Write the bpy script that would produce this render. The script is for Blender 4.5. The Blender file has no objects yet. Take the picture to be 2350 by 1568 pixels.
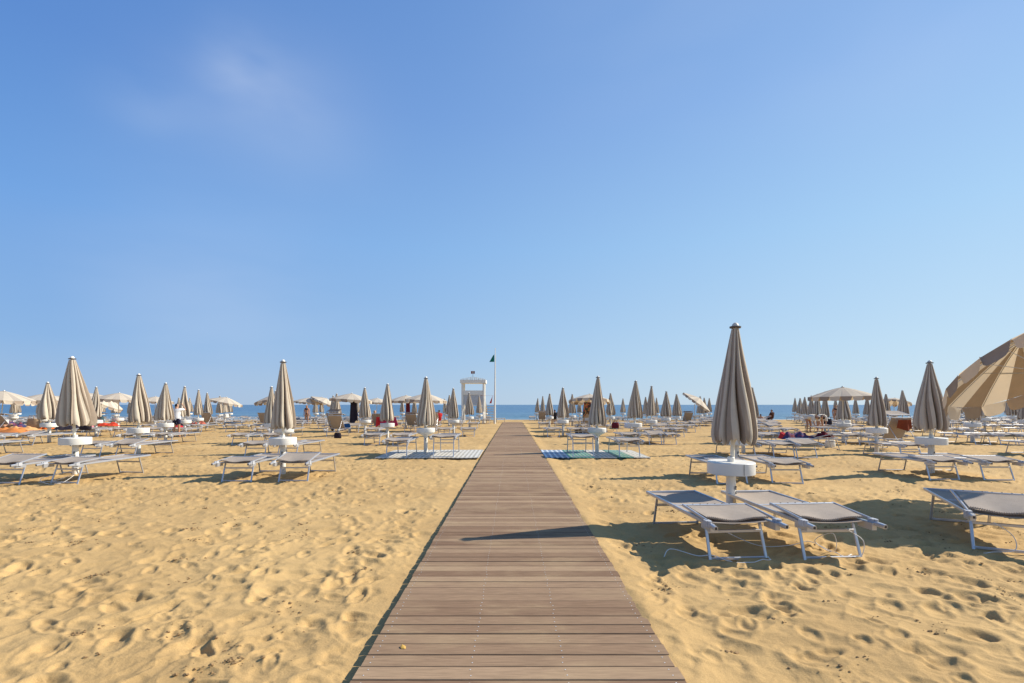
import bpy, math, random
import numpy as np
from mathutils import Vector, Matrix

# ------------------------------------------------------------------ camera, sky, sun, exposure
scene = bpy.context.scene
COL = scene.collection
R = math.radians
F = 1120.0                                   # focal length for a frame 2350 wide
EYE = 1.62
cam_d = bpy.data.cameras.new("camera")
cam = bpy.data.objects.new("camera", cam_d)
COL.objects.link(cam)
cam.location = (0, 0, EYE)
cam.rotation_euler = (R(90), 0, 0)
cam_d.sensor_width = 36
cam_d.lens = F / 2350 * 36
cam_d.shift_y = (929 - 784) / 2350
cam_d.clip_start = 0.05
cam_d.clip_end = 20000
scene.camera = cam

SUN_EL, SUN_AZ = R(35.5), R(75)              # azimuth clockwise from +Y
sdir = Vector((math.cos(SUN_EL) * math.sin(SUN_AZ), math.cos(SUN_EL) * math.cos(SUN_AZ), math.sin(SUN_EL)))
sun_d = bpy.data.lights.new("sun", 'SUN')
sun_d.energy = 5.0
sun_d.angle = R(0.5)
sun_d.color = (1.0, 0.92, 0.79)
sun = bpy.data.objects.new("sun", sun_d)
COL.objects.link(sun)
sun.rotation_euler = (-sdir).to_track_quat('-Z', 'Y').to_euler()

world = bpy.data.worlds.new("World")
scene.world = world
world.use_nodes = True
wn, wl = world.node_tree.nodes, world.node_tree.links
wn.clear()
wo = wn.new('ShaderNodeOutputWorld')
bg = wn.new('ShaderNodeBackground')
sky = wn.new('ShaderNodeTexSky')
sky.sky_type = 'NISHITA'
sky.sun_disc = False
sky.sun_elevation = SUN_EL
sky.sun_rotation = SUN_AZ
sky.altitude = 0
sky.air_density = 1.0
sky.dust_density = 0.35
sky.ozone_density = 2.5
bg.inputs[1].default_value = 0.115
# sky colour, as seen that day inside the frame: deeper to the left, paler towards the sun and the horizon
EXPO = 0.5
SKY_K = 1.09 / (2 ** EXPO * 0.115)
tc = wn.new('ShaderNodeTexCoord')
nrm = wn.new('ShaderNodeVectorMath'); nrm.operation = 'NORMALIZE'
wl.new(tc.outputs['Generated'], nrm.inputs[0])
sep = wn.new('ShaderNodeSeparateXYZ'); wl.new(nrm.outputs[0], sep.inputs[0])
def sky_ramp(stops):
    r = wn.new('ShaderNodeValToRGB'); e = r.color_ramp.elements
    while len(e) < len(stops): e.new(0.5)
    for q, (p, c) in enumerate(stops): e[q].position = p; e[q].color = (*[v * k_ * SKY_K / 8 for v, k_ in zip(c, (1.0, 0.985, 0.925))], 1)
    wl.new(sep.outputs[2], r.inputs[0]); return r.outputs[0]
r_l = sky_ramp([(0.0, (.300, .445, .700)), (0.10, (.220, .405, .745)), (0.30, (.150, .345, .760)), (0.50, (.095, .243, .640)), (0.66, (.072, .200, .570)), (1.0, (.060, .150, .400))])  # zenith stop of both ramps lies out of view, tuned for shadow fill
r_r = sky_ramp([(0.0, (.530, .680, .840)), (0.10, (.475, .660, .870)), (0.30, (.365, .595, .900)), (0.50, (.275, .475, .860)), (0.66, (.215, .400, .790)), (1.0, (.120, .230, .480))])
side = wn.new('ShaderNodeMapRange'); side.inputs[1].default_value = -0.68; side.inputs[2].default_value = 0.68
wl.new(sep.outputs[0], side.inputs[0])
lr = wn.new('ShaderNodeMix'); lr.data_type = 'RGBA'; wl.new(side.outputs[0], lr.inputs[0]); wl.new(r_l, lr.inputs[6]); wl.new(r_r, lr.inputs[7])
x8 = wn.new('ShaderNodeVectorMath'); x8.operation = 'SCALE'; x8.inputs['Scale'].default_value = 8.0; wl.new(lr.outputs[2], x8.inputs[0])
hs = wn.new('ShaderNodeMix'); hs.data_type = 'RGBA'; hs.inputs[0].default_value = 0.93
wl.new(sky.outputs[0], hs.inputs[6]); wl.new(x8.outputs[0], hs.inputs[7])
# thin cirrus wisps: soft patches of noise round a few sky directions
def wmath(op, a, b=None):
    n = wn.new('ShaderNodeMath'); n.operation = op
    for i, v in enumerate((a, b)):
        if v is None: continue
        if isinstance(v, (int, float)): n.inputs[i].default_value = v
        else: wl.new(v, n.inputs[i])
    return n.outputs[0]
def patch(px, py, tight, strength, nscale, stretch):
    d = Vector(((px - 1175) / F, 1, (929 - py) / F)).normalized()
    dot = wn.new('ShaderNodeVectorMath'); dot.operation = 'DOT_PRODUCT'
    nz = wn.new('ShaderNodeVectorMath'); nz.operation = 'NORMALIZE'
    wl.new(tc.outputs['Generated'], nz.inputs[0])
    wl.new(nz.outputs[0], dot.inputs[0]); dot.inputs[1].default_value = d
    g = wmath('POWER', wmath('MAXIMUM', dot.outputs['Value'], 0.0), tight)
    mp = wn.new('ShaderNodeMapping'); mp.inputs['Scale'].default_value = stretch
    mp.inputs['Rotation'].default_value = (0, R(32), 0)
    wl.new(nz.outputs[0], mp.inputs[0])
    no = wn.new('ShaderNodeTexNoise'); no.inputs['Scale'].default_value = nscale
    no.inputs['Detail'].default_value = 3; no.inputs['Roughness'].default_value = 0.5
    wl.new(mp.outputs[0], no.inputs['Vector'])
    m = wn.new('ShaderNodeMapRange'); m.interpolation_type = 'SMOOTHSTEP'
    m.inputs[1].default_value = 0.18; m.inputs[2].default_value = 0.66
    wl.new(no.outputs[0], m.inputs[0])
    return wmath('MULTIPLY', wmath('MULTIPLY', g, m.outputs[0]), strength)
cl = patch(545, 150, 1100, 0.14, 5.0, (1.0, 1.0, 2.4))
for pc in ((575, 178, 700, 0.13, 5.0, (1, 1, 2.4)), (640, 212, 420, 0.11, 5.0, (1, 1, 2.4)), (490, 220, 420, 0.10, 4.0, (1, 1, 2.4)), (345, 235, 600, 0.12, 4.5, (1, 1, 2.4)), (700, 300, 150, 0.13, 3.0, (0.8, 1, 2.2)),
           (1500, 20, 60, 0.14, 2.2, (0.8, 1, 2.2)), (470, 705, 60, 0.18, 2.8, (0.8, 1, 3.4)), (2060, 20, 90, 0.14, 2.4, (0.8, 1, 2.0))):
    cl = wmath('ADD', cl, patch(*pc))
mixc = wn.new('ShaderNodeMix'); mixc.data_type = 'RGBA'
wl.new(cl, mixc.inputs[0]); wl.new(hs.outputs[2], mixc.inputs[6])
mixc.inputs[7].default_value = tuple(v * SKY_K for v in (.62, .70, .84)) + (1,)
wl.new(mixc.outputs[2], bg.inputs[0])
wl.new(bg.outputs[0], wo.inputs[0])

scene.view_settings.view_transform = 'Standard'
scene.view_settings.look = 'None'
scene.view_settings.exposure = EXPO
scene.view_settings.gamma = 1.0
scene.render.engine = 'CYCLES'
scene.cycles.max_bounces = 6
scene.cycles.diffuse_bounces = 3
scene.cycles.glossy_bounces = 2
scene.cycles.transmission_bounces = 3

rng = np.random.default_rng(7)
rnd = random.Random(11)

# ------------------------------------------------------------------ helpers
class MB:
    """collects vertices and faces of one mesh"""
    def __init__(s):
        s.v, s.f, s.m, s.n = [], [], [], 0
    def add(s, verts, faces, mat=0):
        o = s.n
        s.v.extend([tuple(map(float, p)) for p in verts]); s.n += len(verts)
        s.f.extend([tuple(i + o for i in f) for f in faces]); s.m.extend([mat] * len(faces))
    def box(s, c, size, mat=0, rot=None):
        x, y, z = (k / 2 for k in size)
        P = [Vector(p) for p in ((-x, -y, -z), (x, -y, -z), (x, y, -z), (-x, y, -z), (-x, -y, z), (x, -y, z), (x, y, z), (-x, y, z))]
        if rot is not None: P = [rot @ p for p in P]
        s.add([p + Vector(c) for p in P], [(0, 3, 2, 1), (4, 5, 6, 7), (0, 1, 5, 4), (1, 2, 6, 5), (2, 3, 7, 6), (3, 0, 4, 7)], mat)
    def bar(s, a, b, w, h, mat=0, up=(0, 0, 1)):
        """rectangular bar with softened corners from a to b"""
        a, b = Vector(a), Vector(b); d = (b - a).normalized()
        u = d.cross(Vector(up))
        if u.length < 1e-4: u = d.cross(Vector((1, 0, 0)))
        u.normalize(); v = u.cross(d)
        c = min(w, h) * 0.22; w2, h2 = w / 2, h / 2
        prof = [(-w2 + c, -h2), (w2 - c, -h2), (w2, -h2 + c), (w2, h2 - c), (w2 - c, h2), (-w2 + c, h2), (-w2, h2 - c), (-w2, -h2 + c)]
        vs = [e + u * p + v * q for e in (a, b) for p, q in prof]
        fs = [(i, (i + 1) % 8, (i + 1) % 8 + 8, i + 8) for i in range(8)] + [tuple(range(7, -1, -1)), tuple(range(8, 16))]
        s.add(vs, fs, mat)
    def tube(s, pts, r, n=8, mat=0, cap=True):
        pts = [Vector(p) for p in pts]; k = len(pts)
        rr = r if isinstance(r, (list, tuple)) else [r] * k
        vs = []; u0 = None
        for i, p in enumerate(pts):
            d = (pts[min(i + 1, k - 1)] - pts[max(i - 1, 0)]).normalized()
            if u0 is None:
                u0 = d.cross(Vector((0, 0, 1)))
                if u0.length < 1e-3: u0 = d.cross(Vector((1, 0, 0)))
            u0 = (u0 - d * u0.dot(d)).normalized(); w = d.cross(u0)
            vs += [p + (u0 * math.cos(2 * math.pi * j / n) + w * math.sin(2 * math.pi * j / n)) * rr[i] for j in range(n)]
        fs = [(i * n + j, i * n + (j + 1) % n, (i + 1) * n + (j + 1) % n, (i + 1) * n + j) for i in range(k - 1) for j in range(n)]
        if cap: fs += [tuple(range(n - 1, -1, -1)), tuple((k - 1) * n + j for j in range(n))]
        s.add(vs, fs, mat)
    def lathe(s, prof, n=24, mat=0, c=(0, 0, 0), cap=True):
        k = len(prof)
        vs = [(c[0] + r * math.cos(2 * math.pi * j / n), c[1] + r * math.sin(2 * math.pi * j / n), c[2] + z) for r, z in prof for j in range(n)]
        fs = [(i * n + j, i * n + (j + 1) % n, (i + 1) * n + (j + 1) % n, (i + 1) * n + j) for i in range(k - 1) for j in range(n)]
        if cap: fs += [tuple(range(n - 1, -1, -1)), tuple((k - 1) * n + j for j in range(n))]
        s.add(vs, fs, mat)
    def sheet(s, fn, nu, nv, thick, mat=0):
        """a thin closed slab following fn(u,v) -> Vector, offset along its own normal"""
        P = [[Vector(fn(i / nu, j / nv)) for j in range(nv + 1)] for i in range(nu + 1)]
        top, bot = [], []
        for i in range(nu + 1):
            for j in range(nv + 1):
                a = P[min(i + 1, nu)][j] - P[max(i - 1, 0)][j]; b = P[i][min(j + 1, nv)] - P[i][max(j - 1, 0)]
                n = a.cross(b)
                n = n.normalized() if n.length > 1e-9 else Vector((0, 0, 1))
                top.append(P[i][j] + n * thick / 2); bot.append(P[i][j] - n * thick / 2)
        N = (nu + 1) * (nv + 1); q = lambda i, j: i * (nv + 1) + j
        fs = []
        for i in range(nu):
            for j in range(nv):
                fs.append((q(i, j), q(i + 1, j), q(i + 1, j + 1), q(i, j + 1)))
                fs.append((N + q(i, j), N + q(i, j + 1), N + q(i + 1, j + 1), N + q(i + 1, j)))
        for i in range(nu):
            fs.append((q(i, 0), N + q(i, 0), N + q(i + 1, 0), q(i + 1, 0))); fs.append((q(i, nv), q(i + 1, nv), N + q(i + 1, nv), N + q(i, nv)))
        for j in range(nv):
            fs.append((q(0, j), q(0, j + 1), N + q(0, j + 1), N + q(0, j))); fs.append((q(nu, j), N + q(nu, j), N + q(nu, j + 1), q(nu, j + 1)))
        s.add(top + bot, fs, mat)
    def join(s, o, mat=None):
        s.add(o.v, o.f, 0)
        if o.f: s.m[-len(o.f):] = o.m if mat is None else [mat] * len(o.f)
    def mesh(s, name, mats, smooth=None):
        me = bpy.data.meshes.new(name)
        me.from_pydata(s.v, [], s.f)
        for m in (mats if isinstance(mats, (list, tuple)) else [mats]): me.materials.append(m)
        if len(me.materials) > 1: me.polygons.foreach_set('material_index', s.m)
        if smooth is not None:
            me.polygons.foreach_set('use_smooth', [True] * len(s.f))
            me.set_sharp_from_angle(angle=R(smooth))
        me.update()
        return me

def link(name, me, parent=None, loc=(0, 0, 0), rot=(0, 0, 0), scale=None):
    o = bpy.data.objects.new(name, me)
    COL.objects.link(o)
    o.parent = parent
    o.location = loc; o.rotation_euler = rot
    if scale is not None: o.scale = scale
    return o
def tag(o, label, cat, group=None, kind=None):
    o['label'] = label; o['category'] = cat
    if group: o['group'] = group
    if kind: o['kind'] = kind
    return o
def thing(name, label, cat, loc=(0, 0, 0), rot=(0, 0, 0), group=None):
    return tag(link(name, None, None, loc, rot), label, cat, group)

# ------------------------------------------------------------------ materials
def mat(name, col, rough=0.6, metal=0.0, var=0.0, vscale=8.0, bump=0.0, bscale=60.0, transl=0.0, tcol=None, spec=0.5, stretch=None, spot=None):
    m = bpy.data.materials.new(name); m.use_nodes = True
    n, l = m.node_tree.nodes, m.node_tree.links
    b = n['Principled BSDF']; out = n['Material Output']
    b.inputs['Roughness'].default_value = rough; b.inputs['Metallic'].default_value = metal
    b.inputs['Specular IOR Level'].default_value = spec
    b.inputs['Base Color'].default_value = (*col, 1)
    t = n.new('ShaderNodeTexCoord')
    src = t.outputs['Object']
    if stretch:
        mp = n.new('ShaderNodeMapping'); mp.inputs['Scale'].default_value = stretch
        l.new(src, mp.inputs[0]); src = mp.outputs[0]
    csock = None
    if var:
        no = n.new('ShaderNodeTexNoise'); no.inputs['Scale'].default_value = vscale; no.inputs['Detail'].default_value = 5
        l.new(src, no.inputs['Vector'])
        oi = n.new('ShaderNodeObjectInfo')
        ad = n.new('ShaderNodeMath'); ad.operation = 'MULTIPLY_ADD'; l.new(oi.outputs['Random'], ad.inputs[0])
        ad.inputs[1].default_value = 0.35; l.new(no.outputs[0], ad.inputs[2])
        mr = n.new('ShaderNodeMapRange'); mr.inputs[1].default_value = 0.45; mr.inputs[2].default_value = 0.9
        mr.inputs[3].default_value = 1 - var; mr.inputs[4].default_value = 1 + var
        l.new(ad.outputs[0], mr.inputs[0])
        mx = n.new('ShaderNodeMix'); mx.data_type = 'RGBA'; mx.blend_type = 'MULTIPLY'; mx.inputs[0].default_value = 1
        mx.inputs[6].default_value = (*col, 1); l.new(mr.outputs[0], mx.inputs[7])
        l.new(mx.outputs[2], b.inputs['Base Color']); csock = mx.outputs[2]
    if bump:
        no2 = n.new('ShaderNodeTexNoise'); no2.inputs['Scale'].default_value = bscale; no2.inputs['Detail'].default_value = 3
        l.new(src, no2.inputs['Vector'])
        bp = n.new('ShaderNodeBump'); bp.inputs['Strength'].default_value = bump; bp.inputs['Distance'].default_value = 0.02
        l.new(no2.outputs[0], bp.inputs['Height']); l.new(bp.outputs[0], b.inputs['Normal'])
    if transl:
        tr = n.new('ShaderNodeBsdfTranslucent')
        tr.inputs[0].default_value = (*(tcol or col), 1)
        mxs = n.new('ShaderNodeMixShader'); mxs.inputs[0].default_value = transl
        l.new(b.outputs[0], mxs.inputs[1]); l.new(tr.outputs[0], mxs.inputs[2]); l.new(mxs.outputs[0], out.inputs[0])
    return m

M = {}
M['cream'] = mat('cream_canvas', (0.62, 0.55, 0.44), 0.9, var=0.06, bump=0.12, bscale=9, transl=0.22, tcol=(0.74, 0.60, 0.42), spec=0.1)
M['cream2'] = mat('backlit_cream_canvas', (0.61, 0.55, 0.455), 0.9, var=0.06, bump=0.12, bscale=9, transl=0.34, tcol=(0.84, 0.65, 0.42), spec=0.1)
M['taupe'] = mat('taupe_canvas', (0.345, 0.278, 0.215), 0.9, var=0.07, bump=0.12, bscale=9, transl=0.12, tcol=(0.36, 0.22, 0.11), spec=0.1)
M['taupe_sunlit'] = mat('sunlit_taupe_canvas', (0.445, 0.395, 0.33), 0.9, var=0.07, bump=0.12, bscale=9, transl=0.18, tcol=(0.45, 0.29, 0.15), spec=0.1)  # taupe canvas with the sunlit brightness of open tops put into its colour
M['white'] = mat('white_plastic', (0.74, 0.71, 0.64), 0.45, var=0.05, vscale=5, spec=0.4)
M['whitep'] = mat('white_paint', (0.74, 0.71, 0.63), 0.5, var=0.06, vscale=3, bump=0.05)
M['pole'] = mat('cream_enamel_pole', (0.70, 0.66, 0.56), 0.35, spec=0.5)
M['cap'] = mat('cap_plastic', (0.62, 0.56, 0.47), 0.5)
M['capring'] = mat('dark_cap_ring', (0.09, 0.07, 0.06), 0.6)
M['alu'] = mat('aluminium_tube', (0.50, 0.515, 0.545), 0.36, metal=0.6, var=0.06, vscale=20)
M['joint'] = mat('grey_joint_plastic', (0.42, 0.43, 0.45), 0.5, var=0.12, vscale=30)
M['dark'] = mat('dark_plastic', (0.035, 0.035, 0.04), 0.5)
M['sling'] = mat('taupe_mesh_fabric', (0.43, 0.365, 0.30), 0.85, var=0.07, vscale=14, bump=0.25, bscale=220, transl=0.2, tcol=(0.5, 0.34, 0.17), spec=0.15)
M['rope'] = mat('white_cable', (0.72, 0.70, 0.66), 0.5)
M['skin'] = mat('tanned_skin', (0.42, 0.22, 0.13), 0.55, var=0.06)
M['hair'] = mat('dark_hair', (0.03, 0.02, 0.015), 0.6)
M['blonde'] = mat('light_hair', (0.42, 0.30, 0.16), 0.6)
def cloth(name, c): 
    if name not in M: M[name] = mat(name, c, 0.9, var=0.12, vscale=12, bump=0.2, bscale=30, spec=0.1)
    return M[name]

# --- sand
def sand_material():
    m = bpy.data.materials.new('dry_golden_sand'); m.use_nodes = True
    n, l = m.node_tree.nodes, m.node_tree.links
    b = n['Principled BSDF']; b.inputs['Roughness'].default_value = 0.95; b.inputs['Specular IOR Level'].default_value = 0.12
    t = n.new('ShaderNodeTexCoord')
    def noise(sc, det=4, ro=0.55):
        no = n.new('ShaderNodeTexNoise'); no.inputs['Scale'].default_value = sc; no.inputs['Detail'].default_value = det; no.inputs['Roughness'].default_value = ro
        l.new(t.outputs['Object'], no.inputs['Vector']); return no.outputs[0]
    def ramp(src, a, b_, ca, cb):
        r = n.new('ShaderNodeValToRGB'); r.color_ramp.elements[0].position = a; r.color_ramp.elements[1].position = b_
        r.color_ramp.elements[0].color = (*ca, 1); r.color_ramp.elements[1].color = (*cb, 1)
        l.new(src, r.inputs[0]); return r.outputs[0]
    def mix(f, a, b_, mode='MIX'):
        x = n.new('ShaderNodeMix'); x.data_type = 'RGBA'; x.blend_type = mode
        for s_, v in ((0, f), (6, a), (7, b_)):
            if isinstance(v, (int, float)): x.inputs[s_].default_value = v
            elif isinstance(v, tuple): x.inputs[s_].default_value = (*v, 1)
            else: l.new(v, x.inputs[s_])
        return x.outputs[2]
    base = ramp(noise(0.5, 6), 0.3, 0.7, (0.425, 0.278, 0.120), (0.532, 0.362, 0.162))
    grain = ramp(noise(170, 2, 0.7), 0.3, 0.7, (0.80, 0.79, 0.77), (1.12, 1.12, 1.13))
    c = mix(1.0, base, grain, 'MULTIPLY')
    clod = ramp(noise(13, 5, 0.6), 0.64, 0.74, (0, 0, 0), (1, 1, 1))
    zone = ramp(noise(1.1, 3), 0.52, 0.62, (0, 0, 0), (1, 1, 1))
    mk = mix(1.0, clod, zone, 'MULTIPLY')
    sc = n.new('ShaderNodeMath'); sc.operation = 'MULTIPLY'; sc.inputs[1].default_value = 0.45; l.new(mk, sc.inputs[0])
    c = mix(sc.outputs[0], c, (0.27, 0.18, 0.085))
    # damp sand by the water
    sx = n.new('ShaderNodeSeparateXYZ'); l.new(t.outputs['Object'], sx.inputs[0])
    mr = n.new('ShaderNodeMapRange'); mr.inputs[1].default_value = -0.38; mr.inputs[2].default_value = -0.6
    l.new(sx.outputs[2], mr.inputs[0])
    c = mix(mr.outputs[0], c, (0.22, 0.16, 0.10))
    l.new(c, b.inputs['Base Color'])
    h1 = noise(14, 5, 0.62); h2 = noise(70, 4, 0.7)
    add = n.new('ShaderNodeMath'); add.operation = 'MULTIPLY_ADD'; l.new(h2, add.inputs[0]); add.inputs[1].default_value = 0.3; l.new(h1, add.inputs[2])
    bp = n.new('ShaderNodeBump'); bp.inputs['Strength'].default_value = 0.42; bp.inputs['Distance'].default_value = 0.022
    l.new(add.outputs[0], bp.inputs['Height']); l.new(bp.outputs[0], b.inputs['Normal'])
    return m
M['sand'] = sand_material()

def wood_material():
    m = bpy.data.materials.new('weathered_composite_planks'); m.use_nodes = True
    n, l = m.node_tree.nodes, m.node_tree.links
    b = n['Principled BSDF']; b.inputs['Roughness'].default_value = 0.8; b.inputs['Specular IOR Level'].default_value = 0.12
    t = n.new('ShaderNodeTexCoord')
    at = n.new('ShaderNodeAttribute'); at.attribute_name = 'plank'
    def noise(sc, stretch, det=4, off=None):
        mp = n.new('ShaderNodeMapping'); mp.inputs['Scale'].default_value = stretch
        l.new(t.outputs['Object'], mp.inputs[0])
        if off: l.new(at.outputs['Vector'], mp.inputs['Location'])
        no = n.new('ShaderNodeTexNoise'); no.inputs['Scale'].default_value = sc; no.inputs['Detail'].default_value = det
        l.new(mp.outputs[0], no.inputs['Vector']); return no.outputs[0]
    def mix(f, a, b_, mode='MIX'):
        x = n.new('ShaderNodeMix'); x.data_type = 'RGBA'; x.blend_type = mode
        for s_, v in ((0, f), (6, a), (7, b_)):
            if isinstance(v, (int, float)): x.inputs[s_].default_value = v
            elif isinstance(v, tuple): x.inputs[s_].default_value = (*v, 1)
            else: l.new(v, x.inputs[s_])
        return x.outputs[2]
    def mr(src, a, b_, c=0, d=1):
        x = n.new('ShaderNodeMapRange'); x.inputs[1].default_value = a; x.inputs[2].default_value = b_; x.inputs[3].default_value = c; x.inputs[4].default_value = d
        l.new(src, x.inputs[0]); return x.outputs[0]
    c = mix(at.outputs['Fac'], (0.195, 0.120, 0.074), (0.350, 0.240, 0.150))
    g = mr(noise(6, (1.2, 26, 1), 5, True), 0.35, 0.7, 0.80, 1.18)
    c = mix(1.0, c, g, 'MULTIPLY')
    dust = mr(noise(1.3, (1.0, 2.2, 1), 6), 0.48, 0.72, 0, 0.55)
    dust2 = mr(noise(14, (0.6, 3, 1), 4), 0.55, 0.70, 0, 0.8)
    c = mix(dust, c, (0.36, 0.255, 0.150))
    mm = n.new('ShaderNodeMath'); mm.operation = 'MULTIPLY'; l.new(dust, mm.inputs[0]); l.new(dust2, mm.inputs[1])
    c = mix(mm.outputs[0], c, (0.50, 0.37, 0.21))
    l.new(c, b.inputs['Base Color'])
    wv = n.new('ShaderNodeTexWave'); wv.wave_type = 'BANDS'; wv.bands_direction = 'Y'; wv.inputs['Scale'].default_value = 38
    l.new(t.outputs['Object'], wv.inputs['Vector'])
    bp = n.new('ShaderNodeBump'); bp.inputs['Strength'].default_value = 0.18; bp.inputs['Distance'].default_value = 0.004
    l.new(wv.outputs[1], bp.inputs['Height']); l.new(bp.outputs[0], b.inputs['Normal'])
    return m
M['wood'] = wood_material()
M['gap'] = mat('joist_shadow_wood', (0.05, 0.035, 0.03), 0.9)
M['screw'] = mat('steel_screw', (0.70, 0.68, 0.64), 0.4, metal=0.3)

def sea_material():
    m = bpy.data.materials.new('adriatic_water'); m.use_nodes = True
    n, l = m.node_tree.nodes, m.node_tree.links
    b = n['Principled BSDF']; b.inputs['Roughness'].default_value = 0.32; b.inputs['Specular IOR Level'].default_value = 0.22
    t = n.new('ShaderNodeTexCoord')
    sx = n.new('ShaderNodeSeparateXYZ'); l.new(t.outputs['Object'], sx.inputs[0])
    def noise(sc, stretch, det=5):
        mp = n.new('ShaderNodeMapping'); mp.inputs['Scale'].default_value = stretch; l.new(t.outputs['Object'], mp.inputs[0])
        no = n.new('ShaderNodeTexNoise'); no.inputs['Scale'].default_value = sc; no.inputs['Detail'].default_value = det
        l.new(mp.outputs[0], no.inputs['Vector']); return no.outputs[0]
    def mr(src, a, b_, c=0, d=1):
        x = n.new('ShaderNodeMapRange'); x.inputs[1].default_value = a; x.inputs[2].default_value = b_; x.inputs[3].default_value = c; x.inputs[4].default_value = d
        l.new(src, x.inputs[0]); return x.outputs[0]
    def mix(f, a, b_):
        x = n.new('ShaderNodeMix'); x.data_type = 'RGBA'
        for s_, v in ((0, f), (6, a), (7, b_)):
            if isinstance(v, (int, float)): x.inputs[s_].default_value = v
            elif isinstance(v, tuple): x.inputs[s_].default_value = (*v, 1)
            else: l.new(v, x.inputs[s_])
        return x.outputs[2]
    c = mix(mr(sx.outputs[1], 75, 160), (0.10, 0.19, 0.245), (0.045, 0.120, 0.215))
    c = mix(mr(sx.outputs[1], 300, 2500), c, (0.030, 0.098, 0.205))
    c = mix(mr(noise(0.22, (0.35, 1.6, 1), 6), 0.42, 0.68, 0, 0.55), c, (0.12, 0.25, 0.35))
    c = mix(mr(noise(0.06, (0.15, 1.2, 1), 5), 0.45, 0.7, 0, 0.5), c, (0.022, 0.068, 0.135))
    near = mr(sx.outputs[1], 82, 72)
    fo = mr(noise(0.5, (0.25, 2.2, 1), 7), 0.53, 0.62)
    mm = n.new('ShaderNodeMath'); mm.operation = 'MULTIPLY'; l.new(near, mm.inputs[0]); l.new(fo, mm.inputs[1])
    c = mix(mm.outputs[0], c, (0.55, 0.57, 0.56))
    l.new(c, b.inputs['Base Color'])
    bp = n.new('ShaderNodeBump'); bp.inputs['Strength'].default_value = 1.0; bp.inputs['Distance'].default_value = 0.5
    l.new(noise(0.5, (0.6, 1.6, 1), 6), bp.inputs['Height']); l.new(bp.outputs[0], b.inputs['Normal'])
    return m
M['sea'] = sea_material()

# ------------------------------------------------------------------ ground
def zg(y):
    """lie of the beach: level near the camera, falling gently to the water"""
    y = np.asarray(y, float)
    z = np.where(y > 15, -0.005 * (y - 15), 0.0)
    t = np.clip((y - 58) / 24, 0, 1)
    return z - 0.95 * t * t * (3 - 2 * t)

def vnoise(x, y, seed):
    """smooth gradient noise on a lattice, about -1..1"""
    xi, yi = np.floor(x).astype(np.int64), np.floor(y).astype(np.int64)
    fx, fy = x - xi, y - yi
    def grad(ix, iy):
        h = (ix * 374761393 + iy * 668265263 + seed * 974634533) & 0xffffffff
        h = ((h ^ (h >> 13)) * 1274126177) & 0xffffffff
        h = h ^ (h >> 16)
        a = h.astype(np.float64) * (2 * np.pi / 4294967296.0)
        return np.cos(a), np.sin(a)
    u, v = fx * fx * fx * (fx * (fx * 6 - 15) + 10), fy * fy * fy * (fy * (fy * 6 - 15) + 10)
    def dotg(dx, dy):
        gx, gy = grad(xi + dx, yi + dy); return gx * (fx - dx) + gy * (fy - dy)
    a = dotg(0, 0) * (1 - u) + dotg(1, 0) * u
    b = dotg(0, 1) * (1 - u) + dotg(1, 1) * u
    return (a * (1 - v) + b * v) * 1.4

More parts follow.
